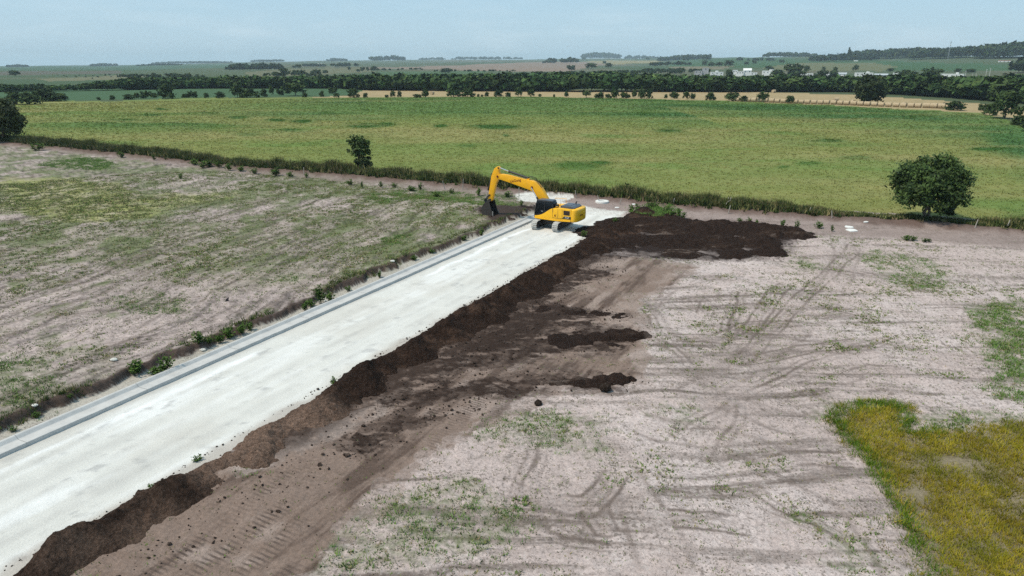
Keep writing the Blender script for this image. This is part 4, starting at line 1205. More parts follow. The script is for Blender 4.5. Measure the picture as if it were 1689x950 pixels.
tree('tree', x - 0.5, y + 1.0, 9.5, 3.7, 3.6, 3.7, 5.0, 'round olive green tree cut off by the left frame edge above the hedge', seed=15, n_cl=220, per=45, leaf=0.5, cols=[(0.045, 0.058, 0.016), (0.07, 0.08, 0.024), (0.03, 0.042, 0.013), (0.09, 0.095, 0.03)], trunks=((0, 0, 0.28),), cl_r=0.26)

# trees along the far edge of the crop: few template meshes, every tree its own object
def template(seed, kind):
    cols = {'dark': [(0.028, 0.048, 0.016), (0.044, 0.070, 0.022), (0.022, 0.036, 0.013), (0.060, 0.090, 0.028)], 'mid': MIDG, 'pale': [(0.06, 0.085, 0.03), (0.085, 0.11, 0.04), (0.045, 0.065, 0.025)], 'brown': [(0.16, 0.10, 0.05), (0.12, 0.08, 0.04)]}[kind]
    V, F, C, cp = crown_np(seed, 0.5, 0.5, 0.42, 60, 16, 0.13, cols, cl_r=0.30, inner=0.25, spike=0.15)
    V = V + np.array([0, 0, 0.56]); V[:, 2] = np.maximum(V[:, 2], 0.03)
    TV, TF = [], []
    limb(TV, TF, (0, 0, -0.1), (0.02, 0, 0.45), 0.035, 0.02, 6, 0, seed)
    for i in range(5): limb(TV, TF, (0.01, 0, 0.32), cp[i] * 0.85 + np.array([0, 0, 0.56]), 0.016, 0.004, 5, 0, seed + i)
    return mesh_np('crown', V, F, M_wood_far, C), mesh_np('trunk', TV, np.array(TF), M_bark)
TPL = {k: [template(600 + 10 * j + i, k) for i in range(4)] for j, k in enumerate(('dark', 'mid', 'pale', 'brown'))}
_tn = [0]
def small_tree(x, y, z, w, h, label, cat, kind='dark', group=None, name='tree'):
    k = _tn[0]; _tn[0] += 1
    if name == 'bush': z -= 0.16 * h; h *= 1.16; w *= 1.05
    root = empty(name, (x, y, z), k * 2.399, (w, w * 0.9, h))
    c, t = TPL[kind][k % 4]
    link('crown', c, root); link('trunk', t, root)
    return tag(root, label, cat, group)

EDGE = [  # column, foot row, width, height in photograph pixels; kind; own label or None
    (28, 172, 36, 22, 'dark', 'dark bushy tree in the thicket at the left frame edge, frontmost of it'), (50, 172, 36, 18, 'dark', 'broad dark bush in the middle of the left thicket'), (75, 167, 42, 18, 'dark', 'wide dark bush behind the left thicket front'), (97, 167, 28, 14, 'dark', 'small dark bush closing the left thicket on its right side'),
    (163, 165, 6, 5, 'dark', None), (186, 165, 9, 8, 'dark', None), (212, 164, 20, 8, 'dark', None), (226, 162, 12, 9, 'mid', None), (240, 162, 17, 12, 'dark', None), (253, 161, 12, 8, 'dark', None),
    (277, 163, 30, 23, 'dark', 'large rounded dark tree in the tree line left of centre, beside low bushes'),
    (307, 161, 16, 7, 'dark', None), (319, 161, 15, 11, 'dark', None), (341, 162, 8, 9, 'dark', None), (363, 162, 18, 10, 'dark', None),
    (392, 161, 23, 24, 'dark', 'tall dark tree with sloping crown in the left half of the tree line'), (406, 161, 26, 16, 'dark', 'dark bush leaning against the tall sloping tree in the tree line'), (420, 161, 18, 10, 'dark', None), (436, 160, 12, 13, 'dark', None),
    (448, 157, 11, 16, 'mid', 'upright pale tree standing just behind the left tree line'), (463, 157, 13, 11, 'dark', None), (487, 158, 36, 21, 'dark', 'very broad domed tree behind the left tree line'), (503, 161, 9, 8, 'dark', None), (531, 160, 10, 10, 'mid', None),
    (549, 154, 16, 10, 'dark', None), (555, 161, 10, 7, 'dark', None), (583, 161, 20, 14, 'dark', 'broad dark bush at the left start of the straw strip'), (603, 161, 9, 8, 'dark', None), (638, 161, 7, 5, 'dark', None), (648, 160, 9, 10, 'dark', None), (659, 160, 8, 9, 'dark', None),
    (688, 161, 16, 6, 'dark', None), (702, 161, 13, 14, 'mid', None), (748, 160, 26, 14, 'dark', 'left half of the widest dark clump in front of the straw strip'), (771, 160, 26, 13, 'dark', 'right half of the widest dark clump in front of the straw strip'), (789, 160, 5, 5, 'dark', None), (795, 160, 5, 4, 'dark', None), (803, 160, 8, 8, 'dark', None),
    (822, 160, 16, 11, 'dark', None), (838, 160, 10, 8, 'dark', None), (855, 160, 14, 16, 'dark', 'tallest dark tree in the middle of the straw strip'), (876, 160, 13, 13, 'mid', None), (890, 160, 6, 5, 'mid', None), (914, 160, 4, 5, 'dark', None), (934, 160, 8, 9, 'mid', None), (967, 161, 17, 13, 'pale', 'wide pale loose tree in front of the straw strip'),
    (985, 162, 10, 7, 'dark', None), (991, 162, 10, 11, 'dark', None), (1003, 162, 12, 7, 'dark', None), (1014, 162, 15, 14, 'dark', None), (1028, 162, 13, 10, 'mid', None), (1036, 162, 8, 7, 'mid', None), (1046, 161, 9, 12, 'mid', None), (1058, 163, 14, 15, 'dark', None), (1071, 163, 13, 15, 'dark', None), (1098, 162, 6, 7, 'dark', None), (1112, 163, 16, 11, 'mid', None),
    (1132, 164, 12, 13, 'mid', None), (1142, 164, 10, 10, 'mid', None), (1171, 166, 16, 13, 'mid', 'loose green bush midway between the pairs of bushes and the bale row'), (1178, 166, 6, 5, 'mid', None), (1207, 167, 25, 14, 'dark', 'broad dark bush at the left end of the bale row'), (1227, 168, 16, 9, 'dark', 'small flat dark tree right beside the first bales'),
    (1242, 168, 7, 6, 'brown', 'little rust brown bush behind the first bales'), (1258, 169, 20, 16, 'mid', 'round green tree on a bare stem behind the first bales'), (1303, 172, 14, 14, 'dark', 'small round dark tree on a short stem behind the bales'),
    (1573, 183, 34, 14, 'dark', 'broad dark bush at the right end of the bale row'), (1545, 178, 18, 6, 'dark', 'low hedge-like bush just behind the last bales'),
    (1620, 183, 15, 11, 'dark', 'small dark bush at the field corner left of the right-hand tree'), (1632, 191, 22, 14, 'dark', 'dark bush at the foot of the right-hand tree'), (1656, 197, 56, 42, 'dark', 'large spreading dark tree on the field edge near the right frame edge'), (1681, 207, 30, 17, 'dark', 'thick dark bush at the right frame edge on the field border'), (1700, 216, 30, 16, 'dark', 'dark bush half cut by the right frame edge')]
for (u, w, wp, hp, kd, lab) in EDGE:
    x, y = G(u, w); k = pxm(u, w)
    sec = ('left of the straw strip', 'in front of the straw strip') [u > 560]
    small_tree(x, y, gz(x, y) - 0.05, wp / k * 0.86, hp / k * 0.98, lab or 'small bush in the far tree line ' + sec, 'tree' if lab and 'tree' in lab else 'bush', kd, None if lab else 'small bushes ' + sec, 'tree' if (lab and ' tree ' in lab + ' ' and 'bush' not in lab) else 'bush')
x, y = G(1433, 173)
tree('tree', x, y, 13, 5.6, 5.4, 5.3, 6.3, 'huge round dense tree standing among the straw bales', seed=21, n_cl=230, per=34, leaf=0.8, cols=DARKG, trunks=((0, 0, 0.4),), cl_r=0.24, low=-0.9)

# straw bales in a row on the field edge
bm = bmesh.new()
bmesh.ops.create_cone(bm, cap_ends=True, segments=20, radius1=0.75, radius2=0.75, depth=1.5)
bmesh.ops.bevel(bm, geom=[e for e in bm.edges if abs(e.verts[0].co.z - e.verts[1].co.z) < 1e-4], offset=0.07, segments=2, affect='EDGES')
bmesh.ops.transform(bm, matrix=Matrix.Translation((0, 0, 0.72)) @ Matrix.Rotation(math.pi / 2, 4, 'Y'), verts=bm.verts)
bale_me = bpy.data.meshes.new('straw_bale'); bm.to_mesh(bale_me); bm.free(); bale_me.materials.append(M_straw)
def bale(x, y, rz, sc, label, group=None):
    o = link('straw_bale', bale_me)
    o.location = (x, y, gz(x, y)); o.rotation_euler = (0, 0, rz); o.scale = (sc * 1.22, sc, sc)
    tag(o, label, 'bale', group)
A, B = np.array(G(1216, 167.5)), np.array(G(1566, 180.5))
dv = B - A; L = np.linalg.norm(dv); ra = math.atan2(dv[1], dv[0])
nb = int(L / 2.62)
rb = random.Random(4)
for i in range(nb + 1):
    p = A + dv * i / nb
    last = i >= nb - 3
    bale(p[0] + rb.uniform(-.12, .12), p[1] + rb.uniform(-.15, .15), ra + rb.uniform(-.09, .09), 1.2 * rb.uniform(0.93, 1.05) * (1.12 if last else 1),
         'big pale round bale among the last four at the right end of the row' if last else 'round straw bale lying in the long row along the crop edge', 'last four bales of the row' if last else 'round straw bales in a row')
for (u, w, rz, lab) in ((1276, 153, 0.6, 'lone round bale far out on the straw strip near the wood'), (713, 156, 1.2, 'reddish round bale left on the straw strip among the bushes'), (1378, 168, 0.2, 'dark flattened bale on the straw strip left of the huge tree'), (1407, 172, 1.4, 'bale turned end-on beside the left side of the huge tree'), (1491, 177, 1.4, 'single bale turned end-on standing behind the row of bales')):
    x, y = G(u, w); bale(x, y, rz, 1.25, lab)

# ------------------------------------------------------------------ woods and groves: far masses of foliage
WT = []
for i in range(6):
    V, F, C, _ = crown_np(700 + i, 0.5, 0.5, 0.40, 24, 4, 0.34, [(0.030, 0.050, 0.017), (0.042, 0.066, 0.022), (0.022, 0.037, 0.014)], cl_r=0.26, inner=0.55, low=-0.5)
    V = V + np.array([0, 0, 0.55]); V[:, 2] = np.maximum(V[:, 2], 0.02)
    v, f = ico(1)
    f4 = np.concatenate([f, f[:, 2:]], axis=1)
    WT.append((V, F, C, v * np.array([0.40, 0.40, 0.40]) + np.array([0, 0, 0.45]), f))
def wood_mesh(name, pts, label, cat, tone=(1, 1, 1), kind='stuff', shade=0.28):
    """pts: x, y, width, height per tree"""
    V, F, C, off = [], [], [], 0
    P = np.array(pts, float)
    Z = ground_z(P[:, 0], P[:, 1])
    q = np.random.default_rng(len(pts))
    for (x, y, w, h), z in zip(P, Z):
        tv, tf_, tcol, iv_, ifc = WT[q.integers(0, 6)]
        a = q.uniform(0, 6.28); c_, s2 = math.cos(a), math.sin(a)
        M = np.array([[c_ * w, -s2 * w, 0], [s2 * w, c_ * w, 0], [0, 0, h]])
        V.append(tv @ M.T + (x, y, z)); F.append(tf_ + off); off += len(tv)
        C.append(tcol * np.array(tone) * q.uniform(1 - shade, 1 + shade) * np.array([1 + q.uniform(-.15, .2), 1, 1]))
    o = link(name, mesh_np(name, np.concatenate(V), np.concatenate(F), M_wood_far, np.concatenate(C)))
    return tag(o, label, cat, kind=kind)

q = np.random.default_rng(77)
EX = [-120, 0, 140, 280, 330, 560, 600, 840, 1120, 1400, 1500, 1600, 1689, 1800]
EY = [152, 152, 150, 147, 146, 146, 149, 151, 152, 152, 157, 163, 170, 180]
pts = []
for _ in range(6200):
    u = q.uniform(-110, 1800)
    D0 = math.hypot(*G(u, float(np.interp(u, EX, EY))))
    depth = np.interp(u, [0, 300, 560, 800, 1100, 1400, 1689], [80, 100, 140, 180, 190, 200, 210])
    k = q.uniform(0, 1) ** 1.4
    D = D0 + k * depth
    x, y = at_dist(u, D)
    gap = fbm(np.array([x / 70]), np.array([y / 70]), 3, 55)[0]
    if k > 0.12 and gap > 0.55: continue
    hh = np.interp(u, [0, 200, 330, 600, 1100, 1689], [4.4, 5.2, 6.5, 7.4, 6.8, 6.8]) * q.uniform(0.65, 1.15) * (1.1 if gap > 0.1 else 0.95)
    yt = np.interp(u, [0, 110, 210, 330, 470, 560, 700, 840, 950, 1060, 1130, 1200, 1400, 1500, 1600, 1689], [138, 139, 128, 127, 126, 124, 122, 122, 119, 120, 122, 125, 125, 123, 122, 121])
    lim = CAM_H - (yt - 106) * y / FPX
    if q.uniform() < 0.07: lim *= 1.28
    hh = min(hh * 1.25, lim * (q.uniform(0.70, 1.12) + 0.10 * gap))
    if hh < 2: continue
    pts.append((x, y, hh * q.uniform(0.95, 1.5), hh))
wood_mesh('wood', pts, 'belt of dark green wood crossing the whole valley behind the fields', 'wood', (1.3, 1.4, 1.25), shade=0.5)

def grove(u0, u1, ybase, hpx, label, D=None, n=None, tone=(1, 1, 1), depth=40, name='grove'):
    pts = []
    Dm = D or math.hypot(*GT((u0 + u1) / 2, ybase))
    Dp = Dm * cosu((u0 + u1) / 2)
    wid = (u1 - u0) / FPX * Dp
    hm = hpx / FPX * Dp
    n = n or int(max(10, wid / hm * 7))
    for _ in range(n):
        u = q.uniform(u0, u1)
        x, y = at_dist(u, Dm + q.uniform(0, depth))
        h = hm * q.uniform(0.6, 1.1) * (0.55 + 0.45 * math.sin(math.pi * (0.08 + 0.84 * (u - u0) / (u1 - u0 + 1e-6))) ** 0.4)
        pts.append((x, y, h * q.uniform(0.8, 1.25), h))
    wood_mesh(name, pts, label, 'grove', tone)

grove(374, 468, 116.5, 11, 'dark oblong grove on the slope left of centre', tone=(0.8, 0.85, 0.9))
grove(484, 494, 113, 7, 'small dark clump right of the oblong grove', n=6)
grove(500, 537, 110, 5, 'low dark grove beside the little white farm building')
grove(549, 590, 111, 7, 'pair of dark groves right of the little white building', n=18)
grove(11, 46, 112, 5, 'low flat grove on the skyline at far left', D=4800)
grove(148, 192, 109, 5, 'clumped trees on the skyline left of centre', D=5200)
grove(225, 300, 113, 3, 'thin bluish tree strip on the left far slope', D=3800, depth=200)
grove(250, 383, 106, 4, 'long bluish tree strip along the left skyline', D=6800)
grove(415, 468, 103.5, 4, 'bluish tree strip on the skyline above the oblong grove', D=6400)
grove(540, 572, 102, 5, 'small bluish trees on the skyline near the white building', D=6000)
grove(612, 668, 104, 8, 'ragged blue grey grove on the skyline left of the ploughed field', D=5200)
grove(690, 860, 102.5, 5, 'faint blue tree line along the centre skyline', D=7400, n=90)
grove(895, 952, 101.5, 9, 'two dark rounded clumps on the skyline above the ploughed field', D=2900, n=26)
grove(960, 1021, 98.5, 9, 'tall pale blue plantation on the skyline', D=7000, n=70, depth=60)
grove(1028, 1096, 98.5, 7, 'pale blue scattered trees on the skyline beside the plantation', D=7000, n=26)
grove(1085, 1165, 101, 9, 'blue green woodland on the rise right of centre', D=3600)
grove(1070, 1140, 108, 7, 'grey green scrub below the right rise', D=2000, n=30)
grove(1255, 1345, 97, 8, 'tree row on the right skyline above the green slope', D=3500)
grove(1335, 1445, 103.5, 11, 'dark pine plantation edging the right slope', D=2300, n=110, tone=(0.7, 0.75, 0.85))
grove(1400, 1560, 104, 14, 'bluish woodland under the slender mast', D=2450, n=170, depth=120)
grove(1500, 1700, 108, 16, 'bluish woodland covering the right-hand hill foot', D=2150, n=210, depth=120)
grove(1610, 1720, 101, 22, 'dense trees on the hill top at the right frame edge', D=2000, n=130, depth=120)
grove(1672, 1740, 124, 24, 'dark trees at the right frame edge beside the red roofed house', D=1150, n=26)
grove(600, 700, 116.5, 4, 'thin hedge of low trees below the ploughed field', n=22)
grove(700, 850, 119, 4, 'hedge trees between ploughed and green field', n=28)
grove(1010, 1130, 119, 6, 'scrubby strip behind the wood right of centre', D=1150, n=40)
grove(850, 1000, 121, 7, 'woodland edge climbing behind the valley belt', D=1000, n=60)
grove(90, 330, 131, 3, 'sparse low trees dotted over the left slope', D=930, n=60, depth=350)

grove(195, 335, 130.5, 8, 'ragged tree line rising behind the left end of the wood', n=44, depth=90)
grove(425, 565, 127, 6, 'scattered round trees along the wood top left of centre', n=26, depth=120)
grove(925, 1062, 123, 12, 'darker second belt of wood climbing right of centre', D=800, n=80, depth=120)
grove(1060, 1170, 118, 8, 'woodland tongue reaching up the slope beside the grey houses', D=1150, n=46, depth=200)
grove(1540, 1689, 131, 9, 'scrub and trees around the poles at the right', D=640, n=50, depth=120)
FT = [(25, 126, 16, 9), (469, 126, 17, 12), (487, 124, 9, 8), (496, 124, 12, 8), (453, 127, 9, 8), (437, 127, 6, 5), (515, 125, 6, 8), (524, 124, 11, 9), (537, 122, 8, 6), (576, 116, 5, 5), (591, 119, 6, 5), (598, 118, 7, 7), (606, 117, 4, 6), (617, 117, 12, 7), (735, 121, 18, 8), (942, 117, 13, 9), (975, 114, 16, 9),
      (1004, 112, 10, 7), (997, 106, 6, 5), (963, 99, 7, 5), (1068, 100, 6, 6), (1131, 101, 11, 8), (1165, 100, 14, 9), (1171, 99, 5, 9), (1220, 101, 10, 6), (1234, 101, 4, 4), (1246, 101, 12, 5), (1256, 101, 5, 6), (1270, 101, 15, 5), (1289, 104, 9, 5), (1162, 109, 8, 9), (1173, 110, 10, 7), (1186, 110, 12, 7), (1202, 110, 15, 9), (1231, 107, 8, 5), (1244, 106, 7, 6),
      (1330, 119, 10, 10), (1358, 117, 6, 6), (1377, 121, 7, 10), (1411, 117, 9, 9), (1468, 119, 11, 6), (1580, 121, 10, 7), (1600, 121, 14, 7), (1268, 116, 13, 7), (1545, 120, 8, 5)]
FTL = {25: 'round dark tree alone on the pale slope at far left', 469: 'broad dark tree standing clear above the wood left of centre', 942: 'dark tree poking out below the ploughed field', 1411: 'single round tree on the pale stubble slope', 1268: 'flat-topped tree above the white houses', 1202: 'largest dark bush on the green slope right of centre', 735: 'dark low clump of bushes under the ploughed field', 1330: 'upright tree just behind the flat-topped shade tree'}
for (u, w, wp, hp) in FT:
    x, y = GT(u, w); D = y
    side = 'left of centre' if u < 560 else ('below the ploughed field' if u < 1120 else 'on the green slope beyond the houses')
    small_tree(x, y, gz(x, y), wp / FPX * D, hp / FPX * D, FTL.get(u, 'small far tree ' + side), 'tree', 'dark', None if u in FTL else 'far trees ' + side)
for (u, w, wp, hp, kd, lab) in ((1310, 127, 38, 20, 'dark', 'wide umbrella-shaped tree towering over the wood near the houses'), (1500, 142, 40, 28, 'dark', 'big olive green tree rising from the wood, left of a close pair'), (1537, 140, 36, 28, 'dark', 'big olive green tree rising from the wood, right of a close pair'),
                            (1283, 127, 24, 13, 'dark', 'dark rounded tree in front of the white house gable'), (1360, 126, 24, 10, 'dark', 'dark tree between two white roofs'), (1377, 128, 16, 14, 'dark', 'conical dark tree beside the white roofs'), (840, 125, 14, 8, 'dark', 'domed tree standing above the wood in the centre'), (1205, 127, 14, 13, 'dark', 'green tree between two groups of white houses')):
    D = 760 if w > 130 else 900
    x, y = at_dist(u, D)
    D = D * cosu(u)
    top = CAM_H - (w - hp - 106) / FPX * D
    small_tree(x, y, gz(x, y) - 0.5, wp / FPX * D * 0.85, top - gz(x, y) + 0.5, lab, 'tree', kd)
# a cypress on the right skyline
x, y = at_dist(1398, 2300)
root = empty('cypress', (x, y, gz(x, y)))
V, F, C, _ = crown_np(801, 4, 4, 17, 60, 10, 3.0, DARKG, cl_r=0.16)
V = V + np.array([0, 0, 20])
link('crown', mesh_np('crown', V, F, M_wood_far, C), root)
TV, TF = [], []; limb(TV, TF, (0, 0, -1), (0, 0, 20), 0.6, 0.3); link('trunk', mesh_np('trunk', TV, np.array(TF), M_bark), root)
tag(root, 'slim dark cypress spire above the pine plantation', 'tree')

# ------------------------------------------------------------------ far houses, mast, poles
def house(u0, u1, ytop, ybot, label, D=1000, mat=None, roof='flat', wins=3, tower=None, name='house'):
    mat = mat or M_white
    uc = (u0 + u1) / 2
    x, y = at_dist(uc, D)
    D = D * cosu(uc)
    w = (u1 - u0) / FPX * D
    zt = CAM_H + (106 - ytop) / FPX * D
    z0 = gz(x, y)
    h = max(zt - z0, 2.5)
    d = max(min(w * 0.6, 12), 5)
    root = empty(name, (x, y, z0), -math.atan2(x, y) * 1.0 + 0.12 * math.sin(uc))
    m = MB()
    wh = h if roof == 'flat' else h * 0.72
    m.box(-w / 2, w / 2, -d / 2, d / 2, -1, wh)
    if tower: m.box(tower[0] * w, tower[1] * w, -d / 2 + 0.3, d / 4, wh - 0.01, wh + tower[2])
    m.build('wall', mat, root)
    r = MB()
    if roof == 'flat':
        for a in ((-w / 2 - .1, w / 2 + .1, -d / 2 - .1, -d / 2 + .2), (-w / 2 - .1, w / 2 + .1, d / 2 - .2, d / 2 + .1), (-w / 2 - .1, -w / 2 + .2, -d / 2 + .2, d / 2 - .2), (w / 2 - .2, w / 2 + .1, -d / 2 + .2, d / 2 - .2)):
            r.box(*a, wh + 0.003, wh + 0.35)
        r.build('parapet', mat, root)
    else:
        r.prism([(-d / 2 - .4, wh), (d / 2 + .4, wh), (0, h)], -w / 2 - .3, w / 2 + .3, 'x')
        r.build('roof', M_tile if roof == 'tile' else (M_sheet if roof == 'sheet' else mat), root)
    for i in range(wins):
        cx_ = -w / 2 + w * (i + 0.5) / wins
        f = MB().box(cx_ - 0.75, cx_ + 0.75, -d / 2 - 0.06, -d / 2 + 0.02, wh - 2.2, wh - 0.8).build('window', mat, root)
        MB().box(cx_ - 0.62, cx_ + 0.62, -d / 2 - 0.09, -d / 2 - 0.063, wh - 2.1, wh - 0.9).build('pane', M_pane, f)
    tag(root, label, 'house')
house(1147, 1159, 116, 123, 'low grey block house with dark window joined to a tall block', 1000, M_grey, wins=2)
house(1160, 1169, 112, 123, 'tall plain grey block, highest of the far left buildings', 1004, M_grey, wins=1)
house(1174, 1193, 118, 124, 'low bright white house with small rooftop box', 1000, wins=3, tower=(-0.1, 0.1, 2.0))
house(1210, 1217, 115, 124, 'narrow two storey white house at the left of the white group', 1010, wins=2)
house(1217, 1228, 117, 124, 'long white wing between narrow house and gabled house', 1006, wins=3)
house(1228, 1240, 112, 124, 'tall white gabled house, brightest of the settlement', 1010, roof='self', wins=2)
house(1240, 1250, 118.5, 124, 'low cream house on the right of the gabled white house', 990, wins=2)
house(1260, 1277, 116, 125, 'white house half hidden by a dark tree, stepped roof', 990, wins=3, tower=(0.1, 0.45, 1.8))
house(1323, 1342, 120, 125, 'long low white house right of the umbrella-shaped tree', 960, wins=4)
house(1366, 1374, 117.5, 124, 'small white house between conical tree and roofs', 980, wins=1)
house(1386, 1398, 118.5, 124, 'pale house with greenish sheet roof behind the wood', 985, roof='sheet', wins=2)
house(1415, 1440, 119, 125, 'long pale house with low white roof parapet', 960, wins=4, tower=(0.15, 0.28, 1.6))
house(1447, 1466, 120, 126, 'grey blue sheet roofed shed among the houses', 930, M_grey, roof='sheet', wins=2)
house(1477, 1489, 119, 126, 'small bright white house left of the big olive trees', 930, wins=2)
house(1546, 1556, 121.5, 127, 'small grey-white house right beside the big olive trees', 900, M_grey, wins=1)
house(1559, 1590, 121, 127, 'long white flat roofed house with two rooftop tanks', 900, wins=5, tower=(0.15, 0.26, 2.0))
house(1648, 1664, 106, 113, 'white house with red tiled roof near the right frame edge', 1700, roof='tile', wins=3)
house(1650, 1658, 124.5, 129, 'tiny white shed near the poles at the right', 800, wins=1)
house(524, 531, 107.3, 111, 'little white farm building alone on the slope left of centre', 3000, roof='self', wins=1)
house(1408, 1414, 101.5, 104, 'tiny pale farmhouse under the pine plantation', 2280, wins=1)

def mast(u, ytop, D, label):
    x, y = at_dist(u, D); z = gz(x, y)
    H = CAM_H + (106 - ytop) / FPX * D * cosu(u) - z
    root = empty('telecom_mast', (x, y, z))
    m = MB(); w0, w1 = 1.6, 0.8
    n = int(H / 4)
    P = lambda k, c: Vector((math.cos(c * 2.094) * (w0 + (w1 - w0) * k / n), math.sin(c * 2.094) * (w0 + (w1 - w0) * k / n), H * 0.93 * k / n))
    for k in range(n):
        for c in range(3):
            m.cyl(P(k, c), P(k + 1, c), 0.16, n=5); m.cyl(P(k, c), P(k + 1, c + 1), 0.09, n=4); m.cyl(P(k, c), P(k, c + 1), 0.09, n=4)
    m.build('lattice', M_galv, root)
    for c in range(3):
        a = c * 2.094 + 0.4
        MB().box(2.0 * math.cos(a) - .25, 2.0 * math.cos(a) + .25, 2.0 * math.sin(a) - .25, 2.0 * math.sin(a) + .25, H * 0.91, H * 1.0).build('antenna', M_galv, root)
    MB().cyl((0, 0, H * 0.80), (1.2, -0.8, H * 0.80), 1.0, n=12).build('dish', M_white, root)
    b = MB()
    for c in range(3):
        a = c * 2.094 + 0.4
        b.cyl((0, 0, H * 0.935), (2.0 * math.cos(a), 2.0 * math.sin(a), H * 0.935), 0.12, n=5)
    b.build('bracket', M_galv, root)
    tag(root, label, 'mast')
mast(1562, 72, 2050, 'slender lattice telecom mast rising above the right skyline')

def pole(u, ytop, D, label, group=None):
    x, y = at_dist(u, D); z = gz(x, y)
    H = CAM_H + (106 - ytop) / FPX * D * cosu(u) - z
    root = empty('utility_pole', (x, y, z))
    MB().cyl((0, 0, -0.5), (0, 0, H), 0.22, 0.14, 8).build('pole', M_stone, root)
    MB().box(-1.0, 1.0, -0.08, 0.08, H - 0.7, H - 0.5).build('crossarm', M_stone, root)
    tag(root, label, 'pole', group)
pole(1630, 113, 760, 'tall pale concrete pole behind the wood, left of a close pair')
pole(1636, 111.5, 760, 'tall pale concrete pole behind the wood, right of a close pair')
pole(1596, 116, 800, 'single pale pole right of the long white house')
for u in (1608, 1614):
    pole(u, 119.5, 860, 'short thin pole in the yard right of the long white house', 'short poles behind the wood')
pole(929, 125, 560, 'thin pale pole standing alone in the wood near the centre')

# ------------------------------------------------------------------ old fence posts, ring, slabs, scrap
rb = random.Random(9)
for (u, w, hp) in ((302, 262, 14), (476, 276, 14), (501, 286, 10), (734, 310, 14), (763, 310, 16), (793, 301, 12), (856, 320, 12), (951, 325, 12), (988, 330, 10), (1022, 334, 9), (1201, 350, 13), (1334, 354, 10), (1372, 360, 11), (1110, 338, 9), (640, 290, 10), (230, 250, 10), (1608, 376, 12), (1660, 378, 12)):
    x, y = G(u, w, 0.3); hm = hp / pxm(u, w)
    m = MB().cyl((0, 0, -0.3), (0.02, 0.01, hm * 1.1), 0.055, 0.045, 7)
    o = m.build('fence_post', M_post)
    o.location = (x, y, gz(x, y)); o.rotation_euler = (rb.uniform(-.12, .12), rb.uniform(-.3, .3), 0)
    tag(o, 'thin pale leaning post of the old fence along the hedge', 'post', 'old fence posts along the hedge')
for (u, w, ln, rz, lab) in ((305, 258, 5.0, -0.25, 'long pale fallen branch lying in the left hedge'), (1202, 336, 1.6, 0.9, 'short pale broken branch sticking out of the hedge behind the heap')):
    x, y = G(u, w, 0.8)
    m = MB().tube([(-ln / 2, 0, 0.1), (-ln * .15, 0.1, 0.3), (ln * .2, -0.05, 0.38), (ln / 2, 0.1, 0.7)], 0.04).tube([(ln * .1, 0, 0.35), (ln * .25, 0.3, 0.75)], 0.025)
    o = m.build('branch', M_post); o.location = (x, y, gz(x, y) + 0.5); o.rotation_euler = (0, 0, rz)
    tag(o, lab, 'branch')

x, y = G(993, 335)
root = empty('manhole_ring', (x, y, gz(x, y)))
bm = bmesh.new()
prof_r = [(0.46, -0.1), (0.46, 0.20), (0.50, 0.24), (0.80, 0.24), (0.84, 0.20), (0.84, -0.1)]
nn = 40
vs = [[bm.verts.new((r * math.cos(2 * math.pi * k / nn), r * math.sin(2 * math.pi * k / nn), z)) for r, z in prof_r] for k in range(nn)]
for k in range(nn):
    for i in range(len(prof_r) - 1):
        bm.faces.new((vs[k][i], vs[(k + 1) % nn][i], vs[(k + 1) % nn][i + 1], vs[k][i + 1]))
bmesh.ops.recalc_face_normals(bm, faces=bm.faces)
me = bpy.data.meshes.new('ring'); bm.to_mesh(me); bm.free()
M_ring = mat_plain('white cast concrete', (0.70, 0.69, 0.66), 0.9, dirt=(0.5, 0.47, 0.43), dirt_scale=2.5, bump=0.005)
me.materials.append(M_ring); link('ring', me, root)
MB().cyl((0, 0, -0.1), (0, 0, 0.13), 0.455, n=32).build('cover', M_conc, root)
tag(root, 'round white concrete manhole ring on the brown dirt behind the excavator', 'manhole ring')

def slab(u, w, sx, sy, lab, seed, rz=0.2, th=0.07):
    q2 = random.Random(seed)
    x, y = G(u, w, 0.1)
    pts = [(math.cos(a * math.pi / 4) * sx * q2.uniform(0.75, 1.1), math.sin(a * math.pi / 4) * sy * q2.uniform(0.7, 1.1)) for a in range(8)]
    o = MB().prism(pts, -0.03, th, 'z', bevel=0.015).build('concrete_slab', M_ring)
    o.location = (x, y, gz(x, y) + 0.02); o.rotation_euler = (R(3), R(-2), rz)
    tag(o, lab, 'slab')
slab(1405, 380, 0.62, 0.62, 'broken white concrete slab on the dirt track right of the soil heap', 1)
slab(1400, 374.5, 0.42, 0.5, 'smaller white concrete piece just behind the broken slab', 2)
slab(1045, 337.5, 0.28, 0.3, 'little white fragment on the track right of the manhole ring', 3)
slab(1018, 342.5, 0.30, 0.25, 'small pale fragment on the dirt in front of the manhole ring', 4)
slab(1428, 368, 0.3, 0.2, 'pale sliver of rubble at the back edge of the dirt track', 5)

x, y = G(375, 499, 0.45)
M_scrap = mat_plain('dark plastic', (0.035, 0.03, 0.036), 0.6)
m = MB().prism([(-0.13, 0.0), (0.09, 0.0), (0.12, 0.16), (0.16, 0.30), (0.05, 0.24), (-0.08, 0.13)], -0.02, 0.02, 'y', bevel=0.006).prism([(-0.15, -0.10), (0.19, -0.08), (0.14, 0.07), (-0.12, 0.06)], -0.01, 0.02, 'z', bevel=0.004)
o = m.build('plastic_scrap', M_scrap); o.location = (x, y, gz(x, y)); o.rotation_euler = (0, 0, 0.1)
tag(o, 'dark pointed scrap standing up on the bare soil of the weedy field', 'scrap')

